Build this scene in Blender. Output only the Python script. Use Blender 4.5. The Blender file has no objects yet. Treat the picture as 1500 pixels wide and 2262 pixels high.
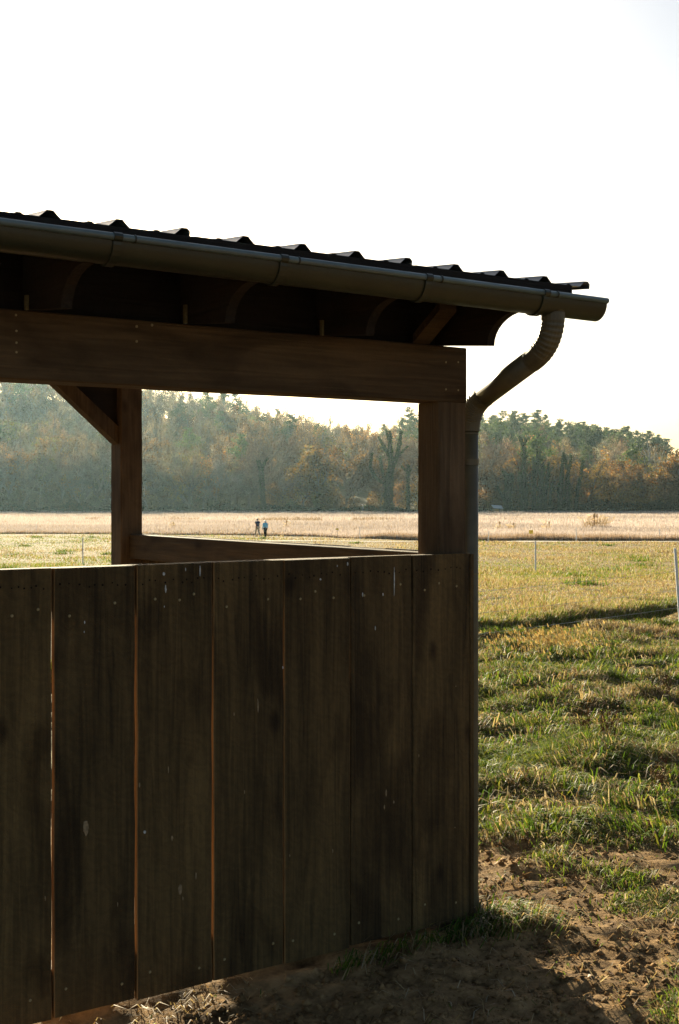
import bpy, bmesh, math, random
import numpy as np
from mathutils import Vector

scn = bpy.context.scene
C = scn.collection
R = math.radians
# ------------------------------------------------------------------ camera
F = 2800.0            # focal length in pixels of the 1500 px wide frame
EYE = 1.8
HOR = 1090.0
cd = bpy.data.cameras.new('camera')
cd.sensor_fit = 'HORIZONTAL'; cd.sensor_width = 24.0
cd.lens = F / 1500 * 24.0
cd.shift_y = -(1131 - HOR) / 1500
cd.clip_start = 0.05; cd.clip_end = 4000
cam = bpy.data.objects.new('camera', cd); C.objects.link(cam)
cam.location = (0, 0, EYE); cam.rotation_euler = (R(90), 0, 0)
scn.camera = cam
# ------------------------------------------------------------------ sky + sun
SUN_AZ = -17.4        # degrees from +Y towards +X
SUN_EL = 15.0
w = bpy.data.worlds.new('World'); scn.world = w; w.use_nodes = True
nt = w.node_tree
sky = nt.nodes.new('ShaderNodeTexSky'); sky.sky_type = 'NISHITA'
sky.sun_disc = False
sky.sun_elevation = R(SUN_EL); sky.sun_rotation = R(SUN_AZ)
sky.altitude = 100; sky.air_density = 0.9; sky.dust_density = 2.5; sky.ozone_density = 0.9
bg = nt.nodes['Background']; bg.inputs['Strength'].default_value = 0.05
nt.links.new(sky.outputs[0], bg.inputs['Color'])
sd = bpy.data.lights.new('sun', 'SUN'); sd.energy = 5.0; sd.angle = R(0.6); sd.color = (1.0, 0.87, 0.61)
sun = bpy.data.objects.new('sun', sd); C.objects.link(sun)
to_sun = Vector((math.sin(R(SUN_AZ)) * math.cos(R(SUN_EL)), math.cos(R(SUN_AZ)) * math.cos(R(SUN_EL)), math.sin(R(SUN_EL))))
sun.rotation_euler = to_sun.to_track_quat('Z', 'Y').to_euler()
sun.location = to_sun * 50
vs = scn.view_settings
vs.view_transform = 'Standard'; vs.look = 'None'; vs.gamma = 1.0; vs.use_curve_mapping = False
vs.exposure = 1.55
cy = scn.cycles
cy.max_bounces = 7; cy.diffuse_bounces = 4; cy.glossy_bounces = 2; cy.transmission_bounces = 4
cy.volume_bounces = 1; cy.transparent_max_bounces = 6
cy.sample_clamp_indirect = 6.0

# ------------------------------------------------------------------ helpers
def tag(o, label=None, cat=None, group=None, kind=None):
    if label: o['label'] = label
    if cat: o['category'] = cat
    if group: o['group'] = group
    if kind: o['kind'] = kind
    return o

def np_mesh(name, V, T, mat=None, col=None, smooth=False):
    V = np.asarray(V, dtype=np.float32); T = np.asarray(T, dtype=np.int32)
    k = T.shape[1]
    me = bpy.data.meshes.new(name)
    me.vertices.add(len(V)); me.vertices.foreach_set('co', V.ravel())
    me.loops.add(T.size); me.loops.foreach_set('vertex_index', T.ravel())
    me.polygons.add(len(T)); me.polygons.foreach_set('loop_start', np.arange(0, T.size, k, dtype=np.int32))
    if smooth: me.polygons.foreach_set('use_smooth', np.ones(len(T), dtype=bool))
    me.update(calc_edges=True)
    if col is not None:
        a = me.color_attributes.new('Col', 'FLOAT_COLOR', 'POINT')
        c4 = np.ones((len(V), 4), dtype=np.float32); c4[:, :3] = col
        a.data.foreach_set('color', c4.ravel())
    if mat: me.materials.append(mat)
    return me

def link(name, me, parent=None):
    o = bpy.data.objects.new(name, me); C.objects.link(o)
    if parent: o.parent = parent
    return o

class MB:
    """collects polygons of one part"""
    def __init__(s): s.v = []; s.f = []
    def add(s, vs_, fs):
        b = len(s.v); s.v += [tuple(p) for p in vs_]; s.f += [tuple(i + b for i in f) for f in fs]
    def box(s, x0, x1, y0, y1, z0, z1):
        s.add([(x0,y0,z0),(x1,y0,z0),(x1,y1,z0),(x0,y1,z0),(x0,y0,z1),(x1,y0,z1),(x1,y1,z1),(x0,y1,z1)],
              [(0,3,2,1),(4,5,6,7),(0,1,5,4),(1,2,6,5),(2,3,7,6),(3,0,4,7)])
    def tube(s, pts, rad, n=8, cap=True):
        pts = [Vector(p) for p in pts]
        if not hasattr(rad, '__len__'): rad = [rad] * len(pts)
        rings = []; up = None
        for i, p in enumerate(pts):
            d = (pts[min(i+1, len(pts)-1)] - pts[max(i-1, 0)]).normalized()
            if up is None:
                up = Vector((1,0,0)) if abs(d.x) < 0.9 else Vector((0,0,1))
            a = d.cross(up).normalized(); b = a.cross(d).normalized(); up = b
            rings.append([p + (a*math.cos(2*math.pi*k/n) + b*math.sin(2*math.pi*k/n)) * rad[i] for k in range(n)])
        vs_ = [q for r in rings for q in r]; fs = []
        for i in range(len(pts)-1):
            for k in range(n):
                fs.append((i*n+k, (i+1)*n+k, (i+1)*n+(k+1)%n, i*n+(k+1)%n))
        if cap:
            fs.append(tuple(range(n))); fs.append(tuple((len(pts)-1)*n + k for k in reversed(range(n))))
        s.add(vs_, fs)
    def build(s, name, mat, parent=None, smooth=False):
        me = bpy.data.meshes.new(name); me.from_pydata(s.v, [], s.f)
        bm = bmesh.new(); bm.from_mesh(me); bmesh.ops.recalc_face_normals(bm, faces=bm.faces); bm.to_mesh(me); bm.free()
        if smooth: me.polygons.foreach_set('use_smooth', [True]*len(me.polygons))
        if mat: me.materials.append(mat)
        return link(name, me, parent)

# value noise
_rt = np.random.RandomState(11).rand(256, 256).astype(np.float32)
def vnoise(x, y):
    xi = np.floor(x).astype(int); yi = np.floor(y).astype(int)
    fx = x - xi; fy = y - yi
    fx = fx*fx*(3-2*fx); fy = fy*fy*(3-2*fy)
    a = _rt[xi & 255, yi & 255]; b = _rt[(xi+1) & 255, yi & 255]
    c = _rt[xi & 255, (yi+1) & 255]; d = _rt[(xi+1) & 255, (yi+1) & 255]
    return (a*(1-fx)+b*fx)*(1-fy) + (c*(1-fx)+d*fx)*fy
def fbm(x, y, o=4):
    s = 0; a = 0.5
    for i in range(o):
        s = s + a*vnoise(x + 17.3*i, y + 9.1*i); x = x*2.03; y = y*2.03; a *= 0.5
    return s
def sstep(a, b, v):
    t = np.clip((v-a)/(b-a), 0, 1); return t*t*(3-2*t)

# ------------------------------------------------------------------ materials
def mat(name):
    m = bpy.data.materials.new(name); m.use_nodes = True
    n = m.node_tree.nodes; l = m.node_tree.links
    return m, n, l, n['Principled BSDF']

def leaf_mat(name, trans=0.5, rough=0.55, spec=0.25, tint=(1,1,1)):
    m, n, l, p = mat(name)
    a = n.new('ShaderNodeAttribute'); a.attribute_name = 'Col'
    l.new(a.outputs['Color'], p.inputs['Base Color'])
    p.inputs['Roughness'].default_value = rough
    p.inputs['Specular IOR Level'].default_value = spec
    t = n.new('ShaderNodeBsdfTranslucent'); mx = n.new('ShaderNodeMixShader')
    mul = n.new('ShaderNodeMix'); mul.data_type = 'RGBA'; mul.blend_type = 'MULTIPLY'; mul.inputs[0].default_value = 1.0
    l.new(a.outputs['Color'], mul.inputs[6]); mul.inputs[7].default_value = (*tint, 1)
    l.new(mul.outputs[2], t.inputs['Color'])
    mx.inputs[0].default_value = trans
    l.new(p.outputs[0], mx.inputs[1]); l.new(t.outputs[0], mx.inputs[2])
    l.new(mx.outputs[0], n['Material Output'].inputs['Surface'])
    return m

def mp5v(n, l, off, axis):
    m5 = n.new('ShaderNodeMapping'); l.new(off.outputs[0], m5.inputs['Vector'])
    m5.inputs['Scale'].default_value = {'x': (.55, 1, 1), 'y': (1, .55, 1), 'z': (1, .2, .55)}[axis]
    return m5.outputs[0]
def wood_mat(name, axis, dark, light, sawn=0.5, rough=0.82):
    m, n, l, p = mat(name)
    tc = n.new('ShaderNodeTexCoord'); oi = n.new('ShaderNodeObjectInfo')
    off = n.new('ShaderNodeVectorMath'); off.operation = 'MULTIPLY_ADD'
    cmb = n.new('ShaderNodeCombineXYZ')
    for i in range(3): l.new(oi.outputs['Random'], cmb.inputs[i])
    l.new(cmb.outputs[0], off.inputs[0]); off.inputs[1].default_value = (37, 19, 53); l.new(tc.outputs['Object'], off.inputs[2])
    mp = n.new('ShaderNodeMapping'); l.new(off.outputs[0], mp.inputs['Vector'])
    sc = {'x': (1.2, 26, 26), 'y': (26, 1.2, 26), 'z': (26, 26, 1.2)}[axis]
    mp.inputs['Scale'].default_value = sc
    g = n.new('ShaderNodeTexNoise'); g.inputs['Scale'].default_value = 1.6; g.inputs['Detail'].default_value = 7; g.inputs['Distortion'].default_value = 1.2
    l.new(mp.outputs[0], g.inputs['Vector'])
    big = n.new('ShaderNodeTexNoise'); big.inputs['Scale'].default_value = 2.3; big.inputs['Detail'].default_value = 4
    mp2 = n.new('ShaderNodeMapping'); l.new(off.outputs[0], mp2.inputs['Vector'])
    mp2.inputs['Scale'].default_value = {'x': (0.5, 3, 3), 'y': (3, .5, 3), 'z': (3, 3, .5)}[axis]
    l.new(mp2.outputs[0], big.inputs['Vector'])
    add = n.new('ShaderNodeMath'); add.operation = 'MULTIPLY_ADD'; add.inputs[1].default_value = 0.55
    l.new(g.outputs[0], add.inputs[0]); 
    bm_ = n.new('ShaderNodeMath'); bm_.operation = 'MULTIPLY'; bm_.inputs[1].default_value = 0.5; l.new(big.outputs[0], bm_.inputs[0])
    l.new(bm_.outputs[0], add.inputs[2])
    r = n.new('ShaderNodeValToRGB'); r.color_ramp.elements[0].position = 0.36; r.color_ramp.elements[1].position = 0.70
    r.color_ramp.elements[0].color = (*dark, 1); r.color_ramp.elements[1].color = (*light, 1)
    l.new(add.outputs[0], r.inputs[0])
    # worn pale flecks where the stain has rubbed off
    fl = n.new('ShaderNodeTexNoise'); fl.inputs['Scale'].default_value = 26; fl.inputs['Detail'].default_value = 5; fl.inputs['Roughness'].default_value = .7
    mp3 = n.new('ShaderNodeMapping'); l.new(off.outputs[0], mp3.inputs['Vector'])
    mp3.inputs['Scale'].default_value = {'x': (.4, 1, 1), 'y': (1, .4, 1), 'z': (1, 1, .4)}[axis]
    l.new(mp3.outputs[0], fl.inputs['Vector'])
    fr = n.new('ShaderNodeValToRGB'); fr.color_ramp.elements[0].position = 0.71; fr.color_ramp.elements[1].position = 0.78
    l.new(fl.outputs[0], fr.inputs[0])
    fm = n.new('ShaderNodeMath'); fm.operation = 'MULTIPLY'; fm.inputs[1].default_value = 0.5; l.new(fr.outputs[0], fm.inputs[0])
    mx = n.new('ShaderNodeMix'); mx.data_type = 'RGBA'
    l.new(fm.outputs[0], mx.inputs[0]); l.new(r.outputs[0], mx.inputs[6]); mx.inputs[7].default_value = (0.20, 0.145, 0.08, 1)
    # damp dark smears, knots and the arcs left by the saw
    sm = n.new('ShaderNodeTexNoise'); sm.inputs['Scale'].default_value = 4.2; sm.inputs['Detail'].default_value = 6; sm.inputs['Distortion'].default_value = .8
    l.new(mp3.outputs[0], sm.inputs['Vector'])
    sr = n.new('ShaderNodeValToRGB'); sr.color_ramp.elements[0].position = .50; sr.color_ramp.elements[1].position = .66
    sr.color_ramp.elements[0].color = (1, 1, 1, 1); sr.color_ramp.elements[1].color = (.50, .47, .42, 1); l.new(sm.outputs[0], sr.inputs[0])
    vo = n.new('ShaderNodeTexVoronoi'); vo.inputs['Scale'].default_value = 3.4; l.new(mp5v(n, l, off, axis), vo.inputs['Vector'])
    kr = n.new('ShaderNodeValToRGB'); kr.color_ramp.elements[0].position = .045; kr.color_ramp.elements[1].position = .11
    kr.color_ramp.elements[0].color = (.38, .34, .30, 1); kr.color_ramp.elements[1].color = (1, 1, 1, 1); l.new(vo.outputs['Distance'], kr.inputs[0])
    sw_ = n.new('ShaderNodeTexWave'); sw_.wave_type = 'RINGS'; sw_.rings_direction = 'Y'; sw_.inputs['Scale'].default_value = 7; sw_.inputs['Distortion'].default_value = 14; sw_.inputs['Detail'].default_value = 5; sw_.inputs['Detail Scale'].default_value = 2.2
    mps = n.new('ShaderNodeMapping'); mps.inputs['Location'].default_value = (1.3, 0, -.6); l.new(off.outputs[0], mps.inputs['Vector']); l.new(mps.outputs[0], sw_.inputs['Vector'])
    swr = n.new('ShaderNodeValToRGB'); swr.color_ramp.elements[0].color = (1-.26*sawn,)*3+(1,); swr.color_ramp.elements[1].color = (1+.0*sawn,)*3+(1,); l.new(sw_.outputs['Fac'], swr.inputs[0])
    last = mx.outputs[2]
    for node in (sr, kr, swr):
        mm = n.new('ShaderNodeMix'); mm.data_type = 'RGBA'; mm.blend_type = 'MULTIPLY'; mm.inputs[0].default_value = 1
        l.new(last, mm.inputs[6]); l.new(node.outputs[0], mm.inputs[7]); last = mm.outputs[2]
    # board to board difference in stain
    br = n.new('ShaderNodeHueSaturation'); l.new(last, br.inputs['Color'])
    mr = n.new('ShaderNodeMapRange'); l.new(oi.outputs['Random'], mr.inputs[0]); mr.inputs[3].default_value = 0.82; mr.inputs[4].default_value = 1.22
    l.new(mr.outputs[0], br.inputs['Value'])
    l.new(br.outputs[0], p.inputs['Base Color'])
    # saw arcs
    wv = n.new('ShaderNodeTexWave'); wv.wave_type = 'RINGS'; wv.rings_direction = 'Y'
    mp4 = n.new('ShaderNodeMapping'); l.new(off.outputs[0], mp4.inputs['Vector']); mp4.inputs['Location'].default_value = (1.3, 0, -0.6)
    l.new(mp4.outputs[0], wv.inputs['Vector']); wv.inputs['Scale'].default_value = 21; wv.inputs['Distortion'].default_value = 16; wv.inputs['Detail'].default_value = 5; wv.inputs['Detail Scale'].default_value = 2.5
    ma = n.new('ShaderNodeMath'); ma.operation = 'MULTIPLY_ADD'; l.new(wv.outputs['Fac'], ma.inputs[0]); ma.inputs[1].default_value = sawn*0.35; l.new(g.outputs[0], ma.inputs[2])
    bp = n.new('ShaderNodeBump'); bp.inputs['Strength'].default_value = 0.8; bp.inputs['Distance'].default_value = 0.008
    l.new(ma.outputs[0], bp.inputs['Height']); l.new(bp.outputs[0], p.inputs['Normal'])
    p.inputs['Roughness'].default_value = rough; p.inputs['Specular IOR Level'].default_value = 0.25
    return m

def plain(name, col, rough=0.6, metal=0.0, spec=0.5, var=0.25, scale=30, bump=0.0):
    m, n, l, p = mat(name)
    tc = n.new('ShaderNodeTexCoord'); t = n.new('ShaderNodeTexNoise'); t.inputs['Scale'].default_value = scale; t.inputs['Detail'].default_value = 5
    l.new(tc.outputs['Object'], t.inputs['Vector'])
    r = n.new('ShaderNodeValToRGB'); r.color_ramp.elements[0].position = .3; r.color_ramp.elements[1].position = .7
    r.color_ramp.elements[0].color = (*[c*(1-var) for c in col], 1); r.color_ramp.elements[1].color = (*[min(1, c*(1+var)) for c in col], 1)
    l.new(t.outputs[0], r.inputs[0]); l.new(r.outputs[0], p.inputs['Base Color'])
    p.inputs['Roughness'].default_value = rough; p.inputs['Metallic'].default_value = metal; p.inputs['Specular IOR Level'].default_value = spec
    if bump:
        b = n.new('ShaderNodeBump'); b.inputs['Strength'].default_value = bump; b.inputs['Distance'].default_value = .004
        l.new(t.outputs[0], b.inputs['Height']); l.new(b.outputs[0], p.inputs['Normal'])
    return m

M = {}
M['board'] = wood_mat('stained rough sawn board', 'z', (0.036, 0.0225, 0.0072), (0.145, 0.0905, 0.0310), sawn=0.6)
M['beamx'] = wood_mat('stained beam timber', 'x', (0.044, 0.026, 0.0105), (0.115, 0.072, 0.032), sawn=0.2)
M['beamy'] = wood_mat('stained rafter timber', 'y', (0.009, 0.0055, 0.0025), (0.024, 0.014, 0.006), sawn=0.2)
M['post'] = wood_mat('stained post timber', 'z', (0.060, 0.038, 0.018), (0.150, 0.098, 0.050), sawn=0.2)
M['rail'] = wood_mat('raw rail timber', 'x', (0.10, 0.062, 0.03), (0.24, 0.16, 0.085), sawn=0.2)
M['glowedge'] = wood_mat('gap glow board edge', 'z', (0.17, 0.090, 0.027), (0.33, 0.18, 0.066), sawn=0.2)  # sun glow inside the board gaps, put into the edge colour
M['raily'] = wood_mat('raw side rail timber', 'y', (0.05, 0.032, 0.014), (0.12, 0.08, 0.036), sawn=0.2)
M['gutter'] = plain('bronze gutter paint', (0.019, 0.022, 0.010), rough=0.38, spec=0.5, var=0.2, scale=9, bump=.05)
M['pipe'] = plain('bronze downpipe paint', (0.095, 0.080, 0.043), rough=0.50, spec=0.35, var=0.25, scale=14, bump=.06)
M['bead'] = plain('sky tinted blue grey bead', (0.085, 0.120, 0.115), rough=0.35, spec=0.6, var=0.15, scale=14)  # bright sky reflection put into the bead colour
M['roof'] = plain('dark painted roof steel', (0.055, 0.070, 0.070), rough=0.30, spec=0.6, var=0.25, scale=5)
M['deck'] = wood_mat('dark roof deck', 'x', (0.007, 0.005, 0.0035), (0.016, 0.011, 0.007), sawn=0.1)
M['nail'] = plain('dull steel nail head', (0.30, 0.235, 0.11), rough=0.6, metal=0.2, var=.3, scale=200)
M['hole'] = plain('dark nail stain', (0.010, 0.008, 0.006), rough=0.9, spec=.1)
M['lime'] = plain('white bird lime', (0.50, 0.50, 0.46), rough=0.9, spec=.1, var=.35, scale=90)
M['chip'] = plain('bare pale wood', (0.28, 0.20, 0.11), rough=0.9, spec=.1, var=.35, scale=80)
M['slit_band'] = plain('pale sun slit and pipe band', (0.15, 0.12, 0.05), rough=0.6, metal=0.0, var=.3, scale=70)  # pale tone painted for sunlit slits, shared with the pipe band
M['white'] = plain('white plastic', (0.75, 0.75, 0.74), rough=0.45, var=.08)
M['yellow'] = plain('yellow plastic sign', (0.75, 0.52, 0.03), rough=0.5, var=.1)
M['wire'] = plain('pale polywire', (0.62, 0.60, 0.54), rough=0.5, var=.2)
M['grass'] = leaf_mat('grass blade', 0.47, 0.55, 0.18, (1.10, 1.06, 0.76))
M['crop'] = leaf_mat('dry crop stalk', 0.45, 0.7, 0.15, (1.0, .97, .93))
M['leaf'] = leaf_mat('leaf', 0.50, 0.6, 0.2, (1.15, 1.08, 0.7))
M['twig'] = leaf_mat('twig', 0.12, 0.8, 0.15)
M['bark'] = plain('grey brown bark', (0.19, 0.16, 0.125), rough=.9, spec=.1, var=.4, scale=2)
M['palebark'] = plain('pale sycamore bark', (0.50, 0.48, 0.43), rough=.85, spec=.1, var=.3, scale=2)

# ground: soil where trampled, thatch and turf elsewhere; weights live in Col (r = soil, g = crop field, b = dry meadow)
def ground_mat():
    m, n, l, p = mat('soil and turf')
    a = n.new('ShaderNodeAttribute'); a.attribute_name = 'Col'
    sp = n.new('ShaderNodeSeparateColor'); l.new(a.outputs['Color'], sp.inputs[0])
    tc = n.new('ShaderNodeTexCoord')
    def noise(s, d=6, ro=.6):
        t = n.new('ShaderNodeTexNoise'); t.inputs['Scale'].default_value = s; t.inputs['Detail'].default_value = d; t.inputs['Roughness'].default_value = ro
        l.new(tc.outputs['Object'], t.inputs['Vector']); return t
    def ramp(t, p0, c0, p1, c1):
        r = n.new('ShaderNodeValToRGB'); r.color_ramp.elements[0].position = p0; r.color_ramp.elements[1].position = p1
        r.color_ramp.elements[0].color = (*c0, 1); r.color_ramp.elements[1].color = (*c1, 1); l.new(t.outputs[0], r.inputs[0]); return r
    n1 = noise(9, 8, .68); n2 = noise(1.3, 6); n3 = noise(0.25, 5); n4 = noise(60, 5, .7)
    soil = ramp(n1, .32, (0.085, 0.048, 0.018), .72, (0.440, 0.272, 0.118))
    turf = ramp(n2, .35, (0.045, 0.045, 0.014), .65, (0.16, 0.125, 0.05))
    field = ramp(n3, .35, (0.30, 0.24, 0.195), .65, (0.38, 0.31, 0.26))
    dry = ramp(n2, .35, (0.15, 0.115, 0.042), .65, (0.27, 0.195, 0.085))
    def mix(fac, c1, c2):
        x = n.new('ShaderNodeMix'); x.data_type = 'RGBA'; l.new(fac, x.inputs[0]); l.new(c1, x.inputs[6]); l.new(c2, x.inputs[7]); return x.outputs[2]
    c = mix(sp.outputs[2], turf.outputs[0], dry.outputs[0])
    c = mix(sp.outputs[1], c, field.outputs[0])
    c = mix(sp.outputs[0], c, soil.outputs[0])
    l.new(c, p.inputs['Base Color']); p.inputs['Roughness'].default_value = .95; p.inputs['Specular IOR Level'].default_value = .12
    ad = n.new('ShaderNodeMath'); ad.operation = 'MULTIPLY_ADD'; ad.inputs[1].default_value = .35; l.new(n4.outputs[0], ad.inputs[0]); l.new(n1.outputs[0], ad.inputs[2])
    b = n.new('ShaderNodeBump'); b.inputs['Strength'].default_value = .8; b.inputs['Distance'].default_value = .03
    l.new(ad.outputs[0], b.inputs['Height']); l.new(b.outputs[0], p.inputs['Normal'])
    return m
M['ground'] = ground_mat()

# ------------------------------------------------------------------ terrain
PY = np.array([-80, 5.3, 10, 16, 23, 35, 47, 75, 103, 125, 200, 330, 345, 900.])
PZ = np.array([0.0, 0.0, -.06, -.15, -.30, -.68, -1.1, -1.62, -2.1, -2.4, -2.75, -3.2, -3.2, -3.2])
_ys = np.linspace(-80, 900, 9801)
_zs = np.interp(_ys, PY, PZ)
_k = np.hanning(61); _k /= _k.sum()
_zsm = np.convolve(np.pad(_zs, 30, mode='edge'), _k, mode='valid')
def base_z(y): return np.interp(y, _ys, _zsm)
def hit(px, py):
    """ground point seen under a pixel"""
    a = (px-750)/F; b = (py-HOR)/F
    lo, hi = 2.0, 340.0
    for _ in range(60):
        m_ = (lo+hi)/2
        if EYE - b*m_ > float(base_z(m_)): lo = m_
        else: hi = m_
    return a*lo, lo, EYE - b*lo
def at(px, Y): return (px-750)/F*Y

# shed frame: origin = outer front corner of the corner post, x along the front wall, y into the shed
D = np.array([0.822, 0.5695]); N = np.array([-0.5695, 0.822]); CO = np.array([0.531, 5.31])
def shed_local(x, y):
    dx = x-CO[0]; dy = y-CO[1]
    return dx*D[0]+dy*D[1], dx*N[0]+dy*N[1]
def shed_world(lx, ly): return CO[0]+lx*D[0]+ly*N[0], CO[1]+lx*D[1]+ly*N[1]

# hill behind the field: ground height of the crest by bearing
HPX = np.array([-700, -200, 0, 200, 400, 560, 700, 850, 1000, 1190, 1320, 1440, 1500, 1700, 2200.])
HZ = np.array([66, 60, 52, 46, 39.5, 31, 24, 20.5, 21, 20, 14, 9.5, 4, 2, 4.])
def hill(x, y):
    px = 750 + F*x/np.maximum(y, 50)
    crest = np.interp(px, HPX, HZ)
    t = np.clip((y-338)/302, 0, 1); t = .6*t + .4*t*t*(3-2*t)
    return t*(crest + 3.2) + t*4*(fbm(x/40, y/40, 3)-.45)

E0 = hit(1060, 1396); E1 = hit(1500, 1347)
ed = np.array([E1[0]-E0[0], E1[1]-E0[1]]); ed /= np.linalg.norm(ed); en = np.array([-ed[1], ed[0]])
def bank_s(x, y): return (x-E0[0])*en[0] + (y-E0[1])*en[1] + .35*(fbm(x*.6+3, y*.6, 2)-.4)

def grass_patch(x, y):
    """tufts standing in the bare earth by the corner"""
    g = np.zeros_like(x)
    for cx, cy_, rx, ry in ((1.52, 5.56, .40, .26), (1.22, 4.30, .16, .35), (1.50, 4.70, .32, .4)):
        g = np.maximum(g, 1-np.sqrt(((x-cx)/rx)**2+((y-cy_)/ry)**2))
    return np.clip(g*2, 0, 1)
def soil_w(x, y):
    edge = 6.42 + 1.6*(fbm(x*1.7, y*1.7, 5)-.47) - .22*np.clip(x-.7, 0, 3)
    s = 1-sstep(edge-.35, edge+.6, y)
    s = s*(1-.9*grass_patch(x, y))
    lx, ly = shed_local(x, y)
    ins = sstep(-.6, -.1, ly)*(1-sstep(2.9, 3.6, ly))*(1-sstep(-.1, .5, lx))*sstep(-5, -4.4, lx)
    return np.maximum(s, ins)
def field_edge(x, y):
    px = 750 + F*x/np.maximum(y, 20)
    return np.interp(px, [-600, 0, 560, 700, 800, 1060, 1500, 2100], [134, 132, 129, 122, 113, 104.5, 103.5, 103])
def gz(x, y, fine=True):
    x = np.asarray(x, dtype=float); y = np.asarray(y, dtype=float)
    z = base_z(y) + hill(x, y)
    mid = sstep(5.5, 8, y)*(1-sstep(30, 60, y))
    mid = mid*(1-.75*sstep(-.3, .6, bank_s(x, y))*sstep(10, 14, y))
    z = z + mid*(.38*(fbm(x*1.0+5, y*1.25, 3)-.45) + .16*(fbm(x*3.3, y*3.6+7, 2)-.4))
    z = z + sstep(25, 50, y)*(1-sstep(300, 340, y))*.25*(fbm(x*.12, y*.12, 3)-.45)
    s = bank_s(x, y)
    nr = (1-sstep(30, 40, y))*sstep(10, 13, y)
    z = z + nr*(.10*sstep(-.05, .22, s) - .16*np.exp(-((s+.22)/.26)**2))
    if fine:
        sw = soil_w(x, y)*(1-sstep(9, 12, y))
        tr = np.abs(fbm(x*4.2, y*5.5, 3)-.45)
        z = z + sw*(.060*(fbm(x*3, y*4, 3)-.45) - .05*np.clip(tr-.02, 0, .12) + .052*(fbm(x*9, y*12, 3)-.45) + .034*(fbm(x*24, y*30, 2)-.4))
    lx, ly = shed_local(x, y)
    # worn hollow under the boards on the left, small mound of turf at the corner
    z = z - .075*np.exp(-((lx+1.75)/.75)**2)*np.exp(-((ly+.05)/.35)**2)
    z = z + .05*np.exp(-((lx-.08)/.20)**2)*np.exp(-((ly+.12)/.22)**2)
    return z

def grow(a, b, s0, g):
    v = [a]; s = s0
    while v[-1] < b: v.append(v[-1]+s); s *= g
    return v
xs = np.array(sorted(set(np.round([-q for q in grow(2.0, 690, .1, 1.09)][::-1] + list(np.arange(-2, 8, .05)) + grow(8.0, 690, .1, 1.09), 4))))
ysg = np.array(sorted(set(np.round([-q for q in grow(-1.6, 60, .08, 1.12)][::-1] + list(np.arange(1.6, 8, .035)) + list(np.arange(8, 27, .08)) + grow(27, 760, .12, 1.03), 4))))
GX, GY = np.meshgrid(xs, ysg)
GZ = gz(GX, GY)
nx, ny = len(xs), len(ysg)
V = np.stack([GX.ravel(), GY.ravel(), GZ.ravel()], 1)
ii = (np.arange(ny-1)[:, None]*nx + np.arange(nx-1)[None, :]).ravel()
Q = np.stack([ii, ii+1, ii+nx+1, ii+nx], 1)
wcol = np.zeros((len(V), 3), dtype=np.float32)
wcol[:, 0] = soil_w(V[:, 0], V[:, 1])
wcol[:, 1] = sstep(-.5, .5, V[:, 1]-field_edge(V[:, 0], V[:, 1]))*(1-sstep(334, 338, V[:, 1]))
wcol[:, 2] = sstep(16, 24, V[:, 1])*(1-sstep(330, 336, V[:, 1]))
ground = link('ground', np_mesh('ground', V, Q, M['ground'], wcol, smooth=True))
tag(ground, kind='structure')

# pale track along the crop edge on the right
tx = np.linspace(-6, 60, 80); tv = []
for x in tx:
    for k, dy in enumerate((-3.2, -.5)):
        y = 103.6 + dy + .25*math.sin(x*.21)
        tv.append((x, y, float(gz(x, y))+.03))
tq = [(2*i, 2*i+2, 2*i+3, 2*i+1) for i in range(len(tx)-1)]
M['track'] = plain('pale gravel track', (0.55, 0.48, 0.37), rough=.95, spec=.1, var=.25, scale=1.5)
path = link('path', np_mesh('path', tv, tq, M['track'])); tag(path, kind='structure')

# ------------------------------------------------------------------ shed
shed = bpy.data.objects.new('field_shed', None); C.objects.link(shed)
shed.location = (CO[0], CO[1], 0); shed.rotation_euler = (0, 0, math.atan2(D[1], D[0]))
tag(shed, 'open fronted dark brown timber field shelter with metal roof and gutter', 'shed')
rnd = random.Random(4)
SLOPE = 0.09
def plank(name, m, x0, x1, y0, y1, z0, z1, axis='z', seg=8, jit=.0016, bev=.004, parent=shed, edge_mat=None):
    """a sawn timber: bevelled section swept along its axis with slightly uneven edges"""
    lim = {'x': (x0, x1), 'y': (y0, y1), 'z': (z0, z1)}
    oth = [k for k in 'xyz' if k != axis]
    (a0, a1), (b0, b1) = lim[oth[0]], lim[oth[1]]
    sec = [(a0+bev, b0), (a1-bev, b0), (a1, b0+bev), (a1, b1-bev), (a1-bev, b1), (a0+bev, b1), (a0, b1-bev), (a0, b0+bev)]
    l0, l1 = lim[axis]; vs_ = []; fs = []
    for i in range(seg+1):
        t = l0+(l1-l0)*i/seg
        ja = rnd.uniform(-jit, jit); jb = rnd.uniform(-jit, jit)*.4
        for k, (a, b) in enumerate(sec):
            d = {oth[0]: a+(ja if a > (a0+a1)/2 else -ja*.6), oth[1]: b+jb, axis: t}
            vs_.append((d['x'], d['y'], d['z']))
    for i in range(seg):
        for k in range(8): fs.append((i*8+k, i*8+(k+1) % 8, (i+1)*8+(k+1) % 8, (i+1)*8+k))
    fs.append(tuple(range(8))); fs.append(tuple(seg*8+k for k in reversed(range(8))))
    mb = MB(); mb.add(vs_, fs); o = mb.build(name, m, parent)
    if edge_mat:
        o.data.materials.append(edge_mat)
        for p in o.data.polygons:
            if abs(p.normal.x) > .5 or p.normal.y > .5: p.material_index = 1
    return o

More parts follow.
